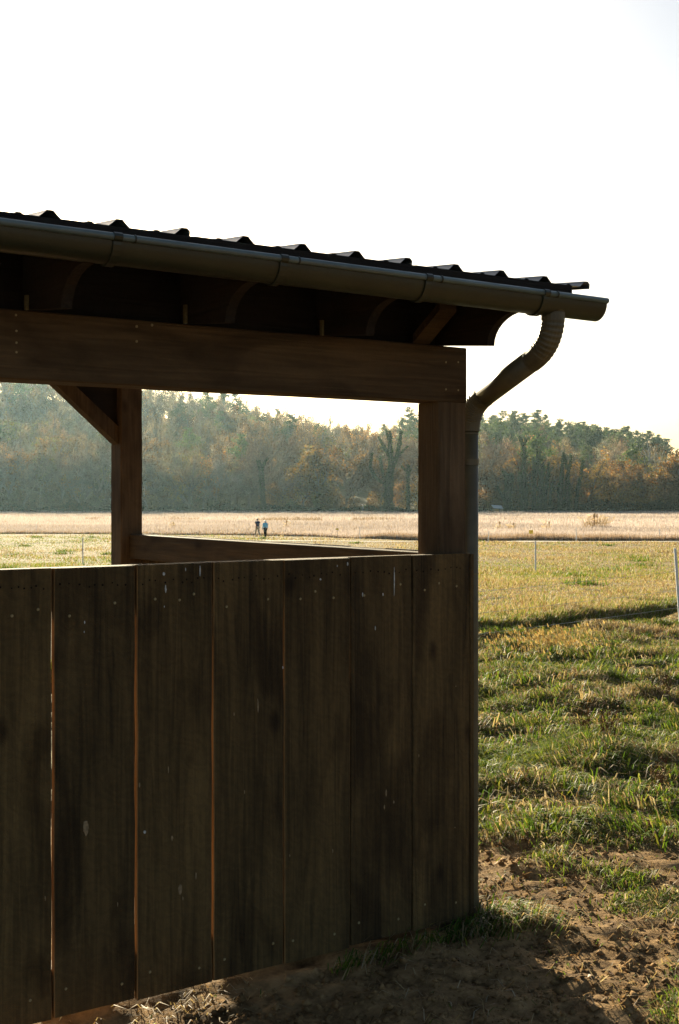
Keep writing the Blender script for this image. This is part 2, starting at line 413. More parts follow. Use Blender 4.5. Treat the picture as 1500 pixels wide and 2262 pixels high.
ZT = 1.55; ZB = 0.035
PITCH = .3055
def nail_mesh():
    mb = MB(); n = 8
    vs_ = [(0.0055*math.cos(2*math.pi*k/n), 0, 0.0055*math.sin(2*math.pi*k/n)) for k in range(n)] + [(0.004*math.cos(2*math.pi*k/n), -.0025, 0.004*math.sin(2*math.pi*k/n)) for k in range(n)]
    fs = [(k, (k+1) % n, n+(k+1) % n, n+k) for k in range(n)] + [tuple(range(n, 2*n))]
    mb.add(vs_, fs); o = mb.build('nail', M['nail']); me = o.data; bpy.data.objects.remove(o); return me
NAIL = nail_mesh()
boards = []
gaps = {0: .0058, 1: .0055, 2: .0050, 3: .0065, 4: .0092, 5: .0092, 6: .010, 7: .008, 8: .007, 9: .008, 10: .007, 11: .006}
for i in range(12):
    x1 = -.003 - PITCH*i; x0 = x1-PITCH+gaps[i] + (0)
    dz = rnd.uniform(-.004, .004) if i else 0
    b = plank('board', M['board'], x0, x1, -.0255, -.0005, ZB+rnd.uniform(-.006, .006), ZT+dz*.5, 'z', 10, .0022, bev=.0025, edge_mat=M['glowedge'] if i > 1 else None)  # glow coloured edges only on boards whose gaps catch the sun
    boards.append((b, x0, x1))
    for fx, zz in ((.16, .115), (.80, .105), (.18, 1.41), (.80, 1.42), (.5, 1.415)):
        if fx == .5 and i % 2: continue
        nl = link('nail', NAIL, b); nl.location = (x0+(x1-x0)*(fx+rnd.uniform(-.06, .06)), -.0252, zz+rnd.uniform(-.025, .02) + (ZT-1.55))
# row of small dark rust stains just under the top edge
def wall_at(px, py, y=-.0262):
    """wall coordinates (x, z) of a pixel on the front face of the boards"""
    a = (px-750)/F
    ox, oy = CO[0]+y*N[0], CO[1]+y*N[1]
    lx = (a*oy-ox)/(D[0]-a*D[1])
    return lx, EYE-(py-HOR)/F*(oy+lx*D[1])
def board_of(x):
    for b, x0, x1 in boards:
        if x0 <= x <= x1: return b
    return None
def blot(name, m, px, py, w_, h_, seed, taper=1.0):
    x, z = wall_at(px, py); b = board_of(x)
    if b is None: return
    q = random.Random(seed); n = 11; vs_ = []; hw, hh = w_/2, h_/2
    for rr, yy in ((1.0, -.0256), (.82, -.0277)):
        for k in range(n):
            a = 2*math.pi*k/n; r_ = rr*q.uniform(.72, 1.1)
            sx = math.cos(a)*hw*r_; sz = math.sin(a)*hh*r_
            if sz < 0: sx *= (1 + sz/hh*.75*taper)
            vs_.append((x+sx, yy, z+sz))
    fs = [(k, (k+1) % n, n+(k+1) % n, n+k) for k in range(n)] + [tuple(range(n, 2*n))]
    mb = MB(); mb.add(vs_, fs); return mb.build(name, m, b)
sd_ = 0
for i, (b, x0, x1) in enumerate(boards[:8]):
    x = x0+.02
    while x < x1-.02:
        sd_ += 1
        mb = MB(); z = ZT-.062+rnd.uniform(-.008, .008); r_ = rnd.uniform(.0028, .0045)
        n = 7
        mb.add([(x+r_*math.cos(2*math.pi*k/n), -.0256, z+r_*math.sin(2*math.pi*k/n)) for k in range(n)] + [(x+.7*r_*math.cos(2*math.pi*k/n), -.0272, z+.7*r_*math.sin(2*math.pi*k/n)) for k in range(n)],
               [(k, (k+1) % n, n+(k+1) % n, n+k) for k in range(n)] + [tuple(range(n, 2*n))])
        mb.build('nail_stain', M['hole'], b)
        x += rnd.uniform(.016, .04)
for k, (px, py, w_, h_) in enumerate([(362, 1268, .010, .014), (366, 1302, .008, .030), (442, 1262, .006, .045), (410, 1258, .004, .014), (363, 1340, .004, .008), (708, 1280, .009, .009), (768, 1246, .007, .016), (871, 1285, .005, .12), (801, 1314, .006, .020), (846, 1313, .006, .014), (829, 1388, .005, .020), (187, 1375, .005, .012), (625, 1475, .006, .012), (186, 1396, .004, .008), (745, 1250, .004, .01), (320, 1838, .010, .014)]):
    blot('bird_lime', M['lime'], px, py, w_, h_, 100+k, .3)
for k, (px, py, w_, h_) in enumerate([(190, 1830, .024, .062), (398, 1965, .018, .042), (380, 1852, .010, .022), (570, 1560, .007, .055), (853, 1752, .008, .034), (849, 1783, .006, .022), (870, 1772, .009, .014), (308, 1735, .007, .02), (433, 1935, .007, .03), (404, 1985, .006, .016), (372, 1700, .004, .03), (1005, 1828, .006, .008), (260, 1998, .004, .018), (517, 1578, .005, .016), (640, 1890, .005, .014), (1007, 1516, .006, .007), (100, 1985, .005, .02), (540, 1750, .004, .02), (735, 1880, .005, .018), (925, 1670, .005, .015)]):
    blot('bare_chip', M['chip'], px, py, w_, h_, 300+k, .6)

# rails behind the boards
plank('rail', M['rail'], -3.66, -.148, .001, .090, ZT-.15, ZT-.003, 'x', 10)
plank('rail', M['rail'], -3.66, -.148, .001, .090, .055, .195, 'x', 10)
# posts
for x0, x1, y0, y1, zt in ((-.146, 0, 0, .146, 2.178), (-.146, 0, 3.07, 3.216, 2.455), (-3.806, -3.66, 0, .146, 2.178), (-3.806, -3.66, 3.07, 3.216, 2.455)):
    plank('post', M['post'], x0, x1, y0, y1, -.35, zt, 'z', 10, .002, .006)
# beams
fb = plank('front_beam', M['beamx'], -4.1, 0, 0, .14, 2.1785, 2.41, 'x', 16, .003, .005)
plank('back_beam', M['beamx'], -4.1, 0, 3.07, 3.21, 2.4555, 2.675, 'x', 12, .003, .005)
for px, py in ((35, 696), (36, 731), (36, 757), (36, 778), (302, 721), (336, 718), (302, 754), (985, 800), (1012, 800), (985, 860), (1012, 862)):
    x, z = wall_at(px, py, 0.0); nl = link('nail', NAIL, fb); nl.location = (x, .0005, z)
# side wall: rails and boards on the outside
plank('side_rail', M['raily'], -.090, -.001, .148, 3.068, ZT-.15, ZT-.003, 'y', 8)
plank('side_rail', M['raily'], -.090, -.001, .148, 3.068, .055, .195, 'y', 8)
for i in range(11):
    y0 = -.024+.2985*i
    plank('side_board', M['board'], .0005, .0255, y0, y0+.2935, .03+rnd.uniform(-.01, .01), ZT+rnd.uniform(-.003, .002), 'z', 8, .002)
# corner brace of the back post with its gusset
mb = MB()
p0 = Vector((-.147, 3.10, 2.10)); p1 = Vector((-.56, 3.10, 2.4545))
dr = (p1-p0).normalized(); up = Vector((0, 0, 1)); nn = Vector((dr.z, 0, -dr.x)); 
if nn.z < 0: nn = -nn
h_ = .085; t_ = .09
mb.add([p0, p0+nn*h_/abs(nn.x)*0+Vector((0, 0, h_*1.3)), p1+Vector((h_*1.45, 0, 0)), p1, p0+Vector((0, t_, 0)), p0+Vector((0, t_, h_*1.3)), p1+Vector((h_*1.45, t_, 0)), p1+Vector((0, t_, 0))],
       [(0,1,2,3), (7,6,5,4), (0,4,5,1), (1,5,6,2), (2,6,7,3), (3,7,4,0)])
mb.build('brace', M['post'], shed)
mb = MB()
mb.add([(-.147, 3.125, 2.13), (-.147, 3.125, 2.4545), (-.53, 3.125, 2.4545), (-.147, 3.15, 2.13), (-.147, 3.15, 2.4545), (-.53, 3.15, 2.4545)],
       [(0,1,2), (5,4,3), (0,3,4,1), (1,4,5,2), (2,5,3,0)])
mb.build('gusset', M['deck'], shed)

# rafters with a cove cut tail
def rz(y): return 2.41 + SLOPE*y         # underside of rafter at depth y (tail has negative y)
DEP = .238
def rafter(xc):
    prof = []
    yb = 3.55
    prof.append((yb, rz(yb))); 
    # notch over back beam is left out of sight: underside runs on top of the beams
    prof.append((.0, rz(0)+.002))
    cu, cz = -.448, rz(-.276)
    for k in range(9):
        a = math.pi/2*k/8
        prof.append((cu+.172*math.cos(a), cz+.118*math.sin(a)))
    prof.append((-.448, rz(-.448)+DEP)); prof.append((yb, rz(yb)+DEP))
    n = len(prof); hw = .019
    vs_ = [(xc-hw, y, z) for y, z in prof] + [(xc+hw, y, z) for y, z in prof]
    fs = [tuple(range(n)), tuple(range(2*n-1, n-1, -1))] + [(k, (k+1) % n, n+(k+1) % n, n+k) for k in range(n)]
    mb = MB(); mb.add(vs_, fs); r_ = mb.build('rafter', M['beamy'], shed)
    return r_
RX = [-.108-.593*k for k in range(7)]
for k, x in enumerate(RX):
    r_ = rafter(x)
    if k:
        mb = MB(); mb.box(x-.030, x-.0195, -.003, .012, 2.411, 2.411+.050+.009*(k % 3)); mb.build('sun_slit', M['slit_band'], r_)  # added pale strip standing in for sunlight through the gap beside the rafter
for k in range(6):   # blocking between the rafters over the front beam
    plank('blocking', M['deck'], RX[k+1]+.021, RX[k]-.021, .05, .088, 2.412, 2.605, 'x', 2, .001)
# short raking block beside the last rafter
mb = MB()
mb.add([(-.285, -.001, 2.411), (-.20, -.001, 2.411), (-.20, -.175, 2.525), (-.285, -.175, 2.525), (-.285, -.001, 2.447), (-.20, -.001, 2.447), (-.20, -.175, 2.56), (-.285, -.175, 2.56)],
       [(0,1,2,3), (7,6,5,4), (0,4,5,1), (1,5,6,2), (2,6,7,3), (3,7,4,0)])
mb.build('raking_block', M['beamx'], shed)
# deck and roof sheets
def rt(y): return rz(y)+DEP
mb = MB()
x0, x1 = -4.2, .14; ya, yb = -.43, 3.6
mb.add([(x0, ya, rt(ya)+.002), (x1, ya, rt(ya)+.002), (x1, yb, rt(yb)+.002), (x0, yb, rt(yb)+.002), (x0, ya, rt(ya)+.016), (x1, ya, rt(ya)+.016), (x1, yb, rt(yb)+.016), (x0, yb, rt(yb)+.016)],
       [(0,3,2,1), (4,5,6,7), (0,1,5,4), (1,2,6,5), (2,3,7,6), (3,0,4,7)])
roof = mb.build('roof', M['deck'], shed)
RP = .2255; RIB0 = .243
def sheet(k):
    # one sheet: four ribs wide, its profile swept up the slope
    xr = RIB0 - 4*RP*k; prof = []
    for j in range(4):
        xc = xr - j*RP
        prof += [(xc+.034 if j else xc+.018, .0 if j else -.004), (xc+.020, .013), (xc+.010, .023), (xc-.010, .023), (xc-.020, .013), (xc-.036, .0)]
        prof += [(xc-.085, .0), (xc-.092, .005), (xc-.104, .005), (xc-.111, .0)]
    prof.append((xr-4*RP+.036, 0))
    ya, yb = -.452, 3.66; vs_ = []
    for y in (ya, yb):
        for x, z in prof: vs_.append((x, y, rt(-.44)+SLOPE*(y+.44)+.0185+z))
        for x, z in prof: vs_.append((x, y, rt(-.44)+SLOPE*(y+.44)+.017+z))
    n = len(prof); fs = []
    for i in range(n-1):
        fs += [(i, i+1, 2*n+i+1, 2*n+i), (n+i, 3*n+i, 3*n+i+1, n+i+1), (i, n+i, n+i+1, i+1), (2*n+i, 2*n+i+1, 3*n+i+1, 3*n+i)]
    mb = MB(); mb.add(vs_, fs); return mb.build('roof_sheet', M['roof'], roof)
for k in range(5): sheet(k)
# dark closing trim under the eave edge of the sheets
plank('eave_trim', M['deck'], -4.2, .165, -.452, -.434, rt(-.44)-.015, rt(-.44)+.0165, 'x', 6, .001, .002, parent=roof)

# half round gutter, falling towards the outlet
GC = -.446; GR = .060
def glip(x): return 2.588 - .0052*(x+2.186)
mb = MB(); nA = 14; xsg = [-4.2, -2.2, -1.0, .302]; vs_ = []
for x in xsg:
    zc = glip(x)-.014
    for r_ in (GR, GR-.003):
        for k in range(nA+1):
            a = math.pi+math.pi*k/nA
            vs_.append((x, GC+r_*math.cos(a), zc + r_*1.12*math.sin(a)))
m_ = 2*(nA+1); fs = []
for i in range(len(xsg)-1):
    for k in range(nA):
        fs.append((i*m_+k, i*m_+k+1, (i+1)*m_+k+1, (i+1)*m_+k))
        q = nA+1
        fs.append((i*m_+q+k, (i+1)*m_+q+k, (i+1)*m_+q+k+1, i*m_+q+k+1))
mb.add(vs_, fs)
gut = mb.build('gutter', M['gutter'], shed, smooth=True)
mb = MB(); mb.tube([(x, GC-GR-.004, glip(x)-.006) for x in xsg], .0115, 10); mb.build('bead', M['bead'], gut, smooth=True)
mb = MB()
zc = glip(.302)-.014; cap = [(.3025, GC+GR*math.cos(math.pi+math.pi*k/nA), zc+GR*1.12*math.sin(math.pi+math.pi*k/nA)) for k in range(nA+1)]
cap2 = [(.3055, y, z) for _, y, z in cap]; n = nA+1
mb.add(cap+cap2, [tuple(range(n)), tuple(range(2*n-1, n-1, -1))] + [(k, (k+1) % n, n+(k+1) % n, n+k) for k in range(n)])
mb.build('end_cap', M['gutter'], gut)
for x in (-3.02, -2.42, -1.821, -1.224, -.611, -.033):
    mb = MB(); zc = glip(x)-.014
    ring = []
    for xx in (x-.013, x+.013):
        for r_ in (GR+.0005, GR+.006):
            for k in range(nA+1):
                a = math.pi*.92+math.pi*1.05*k/nA
                ring.append((xx, GC+r_*math.cos(a), zc+r_*1.12*math.sin(a)))
    n = nA+1; fs = []
    for k in range(nA):
        fs += [(n+k, n+k+1, 3*n+k+1, 3*n+k), (k, 2*n+k, 2*n+k+1, k+1), (k, k+1, n+k+1, n+k), (2*n+k, 3*n+k, 3*n+k+1, 2*n+k+1)]
    mb.add(ring, fs)
    mb.tube([(x-.014, GC-GR-.004, glip(x)-.006), (x+.014, GC-GR-.004, glip(x)-.006)], .0145, 10)
    mb.tube([(x+.055, GC-GR-.004, glip(x)-.006), (x+.06, GC-GR-.004, glip(x)-.006)], .0135, 10)
    mb.build('bracket', M['gutter'], gut)

# downpipe
PR = .040
LX, LY = .070, .0645
UX, UY = .0666, GC
def bend(a, c, b, rad, n=14):
    """points rounding the corner c between a and b"""
    a, c, b = Vector(a), Vector(c), Vector(b)
    p, q = c+(a-c).normalized()*rad, c+(b-c).normalized()*rad
    return [p*(1-t)**2 + c*2*t*(1-t) + q*t*t for t in [k/n for k in range(n+1)]]
top = (UX, UY, 2.56); c1 = (UX, UY, 2.385); c2 = (LX, LY, 2.165); bot = (LX, LY, .10)
e1 = bend(top, c1, c2, .125, 48); e2 = bend(c1, c2, bot, .10, 48)
mb = MB(); mb.tube([e2[-1]+Vector((0, 0, .02)), Vector((LX, LY, 1.2)), Vector((LX, LY, .11)), Vector((LX+.005, LY-.004, .05)), Vector((LX+.03, LY-.02, .0)), Vector((LX+.08, LY-.05, -.03))], PR, 20)
pipe = mb.build('downpipe', M['pipe'], shed, smooth=True)
mb = MB(); mb.tube([Vector(top), e1[0]], PR*1.15, 20); mb.build('outlet', M['pipe'], pipe, smooth=True)
def crimp(pts, per=6):
    out = []
    for i, p in enumerate(pts):
        out.append(PR*1.17 + (.0011 if (i % 4) in (1, 2) else -.0010) * (1 if 6 < i < len(pts)-9 else 0))
    return out
mb = MB(); mb.tube(e1, crimp(e1), 20); mb.build('elbow', M['pipe'], pipe, smooth=False)
mb = MB(); mb.tube(e2, crimp(e2), 20); mb.build('elbow', M['pipe'], pipe, smooth=False)
mb = MB(); mb.tube([e1[-1], e2[0]], PR*1.13, 20); mb.build('offset_pipe', M['pipe'], pipe, smooth=True)
for a, b in ((e1[-1], e2[0]), (e2[0], e1[-1])):
    d = (b-a).normalized(); mb = MB(); mb.tube([a+d*.004, a+d*.010], PR*1.13+.002, 20); mb.build('seam', M['pipe'], pipe, smooth=False)
mb = MB(); mb.tube([(LX, LY, 1.455), (LX, LY, 1.462)], PR+.0012, 20); mb.build('band', M['slit_band'], pipe)
mb = MB(); mb.tube([(LX, LY, 2.052), (LX, LY, 2.058)], PR+.002, 20); mb.build('seam', M['pipe'], pipe)
for z in (1.92, .62):
    mb = MB(); mb.tube([(LX, LY, z), (LX, LY, z+.025)], PR+.0022, 20)
    mb.box(.0258 if z < 1.55 else .0005, LX-PR, LY-.012, LY+.012, z+.003, z+.022); mb.build('pipe_clip', M['pipe'], pipe)

# ------------------------------------------------------------------ grass
rs = np.random.RandomState(5)
def blades(P, h, lean_dir, lean, wd, col, z=None, seg=2):
    """bent grass blades; one call = one array of blades"""
    n = len(P); x, y = P[:, 0], P[:, 1]
    if z is None: z = gz(x, y)
    face = rs.uniform(0, 2*np.pi, n)
    ax = np.stack([np.cos(face), np.sin(face), np.zeros(n)], 1)*(wd/2)[:, None]
    b = np.stack([x, y, z-.01], 1)
    ld = np.stack([np.cos(lean_dir), np.sin(lean_dir), np.zeros(n)], 1)
    if seg == 2:
        m_ = b + ld*(lean*h*.30)[:, None] + np.array([0, 0, 1])*(h*.60)[:, None]
        t = b + ld*(lean*h)[:, None] + np.array([0, 0, 1])*(h*np.clip(1.0-.45*lean, .25, 1))[:, None]
        V = np.stack([b-ax, b+ax, m_-ax*.8, m_+ax*.8, t], 1).reshape(-1, 3)
        o = (np.arange(n)*5)[:, None]
        T = np.concatenate([o+np.array([[0, 1, 3]]), o+np.array([[0, 3, 2]]), o+np.array([[2, 3, 4]])], 0)
        c = np.repeat(col, 5, 0)
    else:
        t = b + ld*(lean*h)[:, None] + np.array([0, 0, 1])*(h*np.clip(1.0-.4*lean, .3, 1))[:, None]
        V = np.stack([b-ax, b+ax, t], 1).reshape(-1, 3)
        o = (np.arange(n)*3)[:, None]; T = o+np.array([[0, 1, 2]]); c = np.repeat(col, 3, 0)
    return V, T, c
class Acc:
    def __init__(s): s.V = []; s.T = []; s.c = []; s.n = 0
    def add(s, V, T, c):
        s.V.append(V); s.T.append(T+s.n); s.c.append(c); s.n += len(V)
    def obj(s, name, m):
        return link(name, np_mesh(name, np.concatenate(s.V), np.concatenate(s.T), m, np.concatenate(s.c)))
PAL = np.array([[.066, .125, .015], [.130, .195, .022], [.230, .245, .040], [.36, .27, .145], [.45, .375, .255], [.20, .122, .062]])
def pick(P, k, dry, green):
    """blade colours, patchy: dry in 0..1 decides straw against green"""
    n = len(P); u = rs.rand(n)
    straw = u < dry
    g = PAL[rs.choice([0, 1, 2], n, p=green)]
    s = PAL[rs.choice([3, 4, 5], n, p=[.5, .22, .28])]
    c = np.where(straw[:, None], s, g)
    return c*rs.uniform(.75, 1.25, (n, 1)), straw
def wedge(n, y0, y1, a0, a1, pw=1.0):
    """random points between two bearings, denser towards the viewer"""
    u = rs.rand(n)
    y = 1/(1/y0 + (1/y1-1/y0)*u) if pw == 2 else y0*(y1/y0)**u
    x = y*rs.uniform(a0, a1, n)
    return np.stack([x, y], 1)
def inside_shed(P):
    lx, ly = shed_local(P[:, 0], P[:, 1])
    return (lx > -4.6) & (lx < .12) & (ly > -.03) & (ly < 3.4)
acc = Acc()
# long tussocky grass between the corner and the bank
P = wedge(300000, 5.0, 24.0, .03, .33)
P = np.concatenate([P, wedge(30000, 3.9, 6.6, .14, .40)])
P = P[~inside_shed(P)]
sw = soil_w(P[:, 0], P[:, 1]); s = bank_s(P[:, 0], P[:, 1])
keep = (rs.rand(len(P)) > np.clip(sw*1.12, 0, .990)) & (s < .9)
P = P[keep]; s = s[keep]
cl = fbm(P[:, 0]*1.6+9, P[:, 1]*1.6, 3); cl2 = fbm(P[:, 0]*.8+2, P[:, 1]*.8+40, 3); nf = sstep(6.5, 9, P[:, 1])
hgt = (.022+.018*nf+(.05+.06*nf)*sstep(.36, .62, cl))*rs.uniform(.4, 1.35, len(P))
dry = np.clip(.40+2.2*(cl2-.44) + .22*(1-sstep(6.2, 8.5, P[:, 1])) + .20*sstep(14, 18, P[:, 1]), .08, .90)
c, st = pick(P, 0, dry, [.26, .44, .30])
flow = rs.uniform(0, 6.28, len(P))
acc.add(*blades(P, hgt, flow, rs.uniform(.2, 1.9, len(P)), (.0036+.00035*P[:, 1])*rs.uniform(.6, 1.3, len(P)), c))
# taller leaning clumps scattered through it
for _ in range(420):
    y = 6.0*(21/6.0)**rs.rand(); x = y*rs.uniform(.05, .31); n = rs.randint(25, 70)
    if float(soil_w(np.array(x), np.array(y))) > .3 or float(bank_s(np.array(x), np.array(y))) > -.3: continue
    Pq = np.stack([rs.normal(x, .07, n), rs.normal(y, .07, n)], 1); dm = rs.uniform(0, 6.28)
    c, st = pick(Pq, 0, np.full(n, rs.choice([.1, .25, .8])), [.35, .40, .25])
    acc.add(*blades(Pq, rs.uniform(.07, .19, n), rs.normal(dm, .8, n), rs.uniform(.4, 1.6, n), rs.uniform(.005, .009, n)+.0003*y, c))
# pale curled dead leaves
n = 2600; P = wedge(n, 5.6, 22, .04, .32); P = P[~inside_shed(P)]; sw = soil_w(P[:, 0], P[:, 1]); P = P[rs.rand(len(P)) > np.clip(sw*1.05, 0, .98)]
c = np.tile([[.46, .37, .24]], (len(P), 1))*rs.uniform(.6, 1.15, (len(P), 1))
acc.add(*blades(P, rs.uniform(.04, .11, len(P)), rs.uniform(0, 6.28, len(P)), rs.uniform(.4, 2.0, len(P)), (.009+.0006*P[:, 1])*rs.uniform(.5, 1.2, len(P)), c))
# dry litter and short blades lying on the earth
P = wedge(30000, 4.0, 9.0, .02, .38); P = P[~inside_shed(P)]
sw = soil_w(P[:, 0], P[:, 1]); P = P[rs.rand(len(P)) > np.clip(.12+1.0*sw, 0, .93)]
c, st = pick(P, 0, np.full(len(P), .85), [.4, .4, .2])
acc.add(*blades(P, rs.uniform(.02, .08, len(P)), rs.uniform(0, 6.28, len(P)), rs.uniform(1.0, 2.2, len(P)), rs.uniform(.003, .006, len(P)), c))
# brown fallen leaves on the earth
n = 420; P = wedge(n, 4.0, 8.5, .02, .36); P = P[~inside_shed(P)]
c = np.tile([[.26, .15, .07]], (len(P), 1))*rs.uniform(.5, 1.5, (len(P), 1))
acc.add(*blades(P, rs.uniform(.012, .03, len(P)), rs.uniform(0, 6.28, len(P)), rs.uniform(.8, 2.4, len(P)), rs.uniform(.012, .026, len(P)), c))
# turf overhanging the bank
t = rs.uniform(-8, 9, 16000); off = rs.uniform(-.05, .5, 16000)
P = np.stack([E0[0]+ed[0]*t+en[0]*off, E0[1]+ed[1]*t+en[1]*off], 1)
P = P[~inside_shed(P)]
c, st = pick(P, 0, np.full(len(P), .35), [.3, .4, .3])
acc.add(*blades(P, rs.uniform(.05, .14, len(P)), rs.normal(np.arctan2(-en[1], -en[0]), .8, len(P)), rs.uniform(.2, .9, len(P)), rs.uniform(.008, .014, len(P)), c))
near_grass = acc.obj('pasture_grass', M['grass'])
tag(near_grass, 'long tussocky green and straw grass beside the shelter', 'grass', kind='stuff')
# crumbled clods on the bare earth
n = 26000; P = wedge(n, 3.3, 7.2, -.30, .42); sw = soil_w(P[:, 0], P[:, 1]); lx_, ly_ = shed_local(P[:, 0], P[:, 1])
P = P[(rs.rand(n) < sw) & ~((ly_ > -.03) & (lx_ < .12))]; n = len(P)
OCT = np.array([[1, 0, 0], [0, 1, 0], [-1, 0, 0], [0, -1, 0], [0, 0, 1], [0, 0, -.6]], dtype=float); OF = np.array([[0, 1, 4], [1, 2, 4], [2, 3, 4], [3, 0, 4], [1, 0, 5], [2, 1, 5], [3, 2, 5], [0, 3, 5]])
r_ = .004+.020*rs.rand(n)**4.0
Vc = (OCT[None]*rs.uniform(.6, 1.3, (n, 6, 3))*np.array([1, 1, .7]) + rs.normal(0, .22, (n, 6, 3)))*r_[:, None, None]
Vc += np.stack([P[:, 0], P[:, 1], gz(P[:, 0], P[:, 1])], 1)[:, None, :]
wc_ = np.zeros((n*6, 3)); wc_[:, 0] = 1
clods = link('soil_clods', np_mesh('soil_clods', Vc.reshape(-1, 3), ((np.arange(n)*6)[:, None, None]+OF[None]).reshape(-1, 3), M['ground'], wc_))
tag(clods, 'crumbled brown clods of earth scattered on the bare ground', 'soil', kind='stuff')
# tuft at the foot of the corner, and thin blades along the wall
acc = Acc()
lx = np.concatenate([rs.normal(.05, .11, 800), rs.uniform(-.75, .1, 380), rs.normal(.20, .06, 200)])
ly = np.concatenate([rs.normal(-.11, .065, 800), rs.normal(-.09, .04, 380), rs.normal(-.13, .08, 200)])
ok = ~((lx < .045) & (ly > -.035)); lx, ly = lx[ok], ly[ok]
wx, wy = shed_world(lx, ly); P = np.stack([wx, wy], 1)
c, st = pick(P, 0, np.full(len(P), .35), [.7, .25, .05])
fd = rs.normal(math.atan2(-N[1]+.5*D[1], -N[0]+.5*D[0]), 1.0, len(P))
acc.add(*blades(P, rs.uniform(.04, .13, len(P)), fd, rs.uniform(.4, 1.5, len(P)), rs.uniform(.0035, .007, len(P)), c))
# straw and clods caught under the boards on the left
lx = rs.uniform(-2.2, -1.0, 700); ly = rs.normal(-.02, .10, 700); wx, wy = shed_world(lx, ly); P = np.stack([wx, wy], 1)
c, st = pick(P, 0, np.full(len(P), .97), [.5, .35, .15])
acc.add(*blades(P, rs.uniform(.015, .05, len(P)), rs.uniform(0, 6.28, len(P)), rs.uniform(1, 2.4, len(P)), rs.uniform(.003, .007, len(P)), c))
tag(acc.obj('wall_foot_grass', M['grass']), 'dark tuft of grass at the foot of the downpipe and wall', 'grass', kind='stuff')
# grazed meadow beyond the bank up to the crop
acc = Acc()
P = np.concatenate([wedge(120000, 17, 106, .06, .33), wedge(90000, 24, 134, -.33, .08)])
P = P[~inside_shed(P)]
s = bank_s(P[:, 0], P[:, 1]); P = P[((s > .1) | (P[:, 1] > 30)) & (P[:, 1] < field_edge(P[:, 0], P[:, 1])-.2)]
ontrack = (P[:, 1] > 100.2) & (P[:, 1] < 103.2) & (P[:, 0] > -6); P = P[~ontrack]
cl = fbm(P[:, 0]*.5+9, P[:, 1]*.3, 3); cl2 = fbm(P[:, 0]*.13+2, P[:, 1]*.09+40, 3)
leftg = 1-sstep(-.16, .02, P[:, 0]/P[:, 1])
dry = np.clip(.80+1.5*(cl2-.45)-.33*leftg+.2*sstep(60, 100, P[:, 1])*(1-leftg), .15, .95)
c, st = pick(P, 0, dry, [.12, .40, .48])
hgt = (.06+.10*sstep(.4, .65, cl))*rs.uniform(.5, 1.3, len(P))
acc.add(*blades(P, hgt*(1+P[:, 1]/200), rs.uniform(0, 6.28, len(P)), rs.uniform(.1, .9, len(P)), (.0045+.00055*P[:, 1])*rs.uniform(.6, 1.3, len(P)), c, seg=1))
# scattered darker clumps
for _ in range(60):
    y = 26*(120/26)**rs.rand(); x = y*rs.uniform(-.28, .28); n = 90
    if y > float(field_edge(np.array(x), np.array(y)))-3 or (x > 0.04*y and rs.rand() < .55): continue
    Pq = np.stack([rs.normal(x, .28, n), rs.normal(y, .28, n)], 1)
    c, st = pick(Pq, 0, np.full(n, .12), [.6, .3, .1])
    acc.add(*blades(Pq, rs.uniform(.12, .30, n), rs.uniform(0, 6.28, n), rs.uniform(.1, .8, n), np.full(n, .03+.0003*y), c, seg=1))
tag(acc.obj('meadow_grass', M['grass']), 'short dry golden meadow grass between the shelter and the crop', 'grass', kind='stuff')

# weeds standing in the long grass: brown branching stems, one plant each
def weed_mesh(seed, H, n_st, col):
    q = np.random.RandomState(seed); mb = MB()
    for k in range(n_st):
        a = q.uniform(0, 6.28); l = q.uniform(.15, .5); p = Vector((q.normal(0, .02), q.normal(0, .02), -.02)); pts = [p.copy()]
        h = H*q.uniform(.6, 1.0)
        for j in range(4):
            p = p + Vector((math.cos(a)*l*h/4+q.normal(0, .01), math.sin(a)*l*h/4+q.normal(0, .01), h/4)); pts.append(p.copy())
        mb.tube(pts, [.0032, .003, .0026, .002, .001], 4)
        for j in range(2, 5):
            for r_ in range(2):
                b = pts[j]; aa = q.uniform(0, 6.28); e = b+Vector((math.cos(aa)*.05, math.sin(aa)*.05, .05))*q.uniform(.5, 1.2)
                mb.tube([b, e], [.0016, .0012], 3)
                for s_ in range(3):
                    t_ = b.lerp(e, .4+.3*s_); d_ = Vector((q.normal(0, .009), q.normal(0, .009), q.normal(0, .009)))
                    mb.add([t_, t_+d_, t_+d_.cross(Vector((0, 0, 1)))+Vector((0, 0, .006))], [(0, 1, 2)])
    o = mb.build('weed', M[col]); me = o.data; bpy.data.objects.remove(o); return me
M['stalk'] = plain('dead weed stalk', (0.16, 0.085, 0.036), rough=.85, spec=.15, var=.35, scale=40)
M['palestalk'] = plain('pale seed stalk', (0.42, 0.31, 0.16), rough=.85, spec=.15, var=.3, scale=40)
for k, (px, py, H, ns, lab) in enumerate([
        (1345, 1668, .36, 13, 'brown branching dead weed standing tallest in the long grass'),
        (1285, 1640, .26, 8, 'smaller brown dead weed just left of the tallest dead weed'),
        (1468, 1560, .24, 7, 'brown dead weed near the right picture edge in long grass'),
        (1455, 1760, .22, 8, 'rusty low weed at the right edge above the bare earth'),
        (1098, 1585, .14, 6, 'low brown weed beside the downpipe in green grass')]):
    x, y, z = hit(px, py); o = link('weed', weed_mesh(k+3, H, ns, 'stalk')); o.location = (x, y, float(gz(x, y)))
    tag(o, lab, 'weed', 'dead weeds in the pasture')
acc = Acc()   # foxtail seed heads by the bank
n = 330
px_ = rs.normal(1215, 62, n); py_ = rs.normal(1440, 17, n)
P = np.array([hit(a, b)[:2] for a, b in zip(px_, py_)]); z0 = gz(P[:, 0], P[:, 1]); hh = rs.uniform(.12, .26, n)
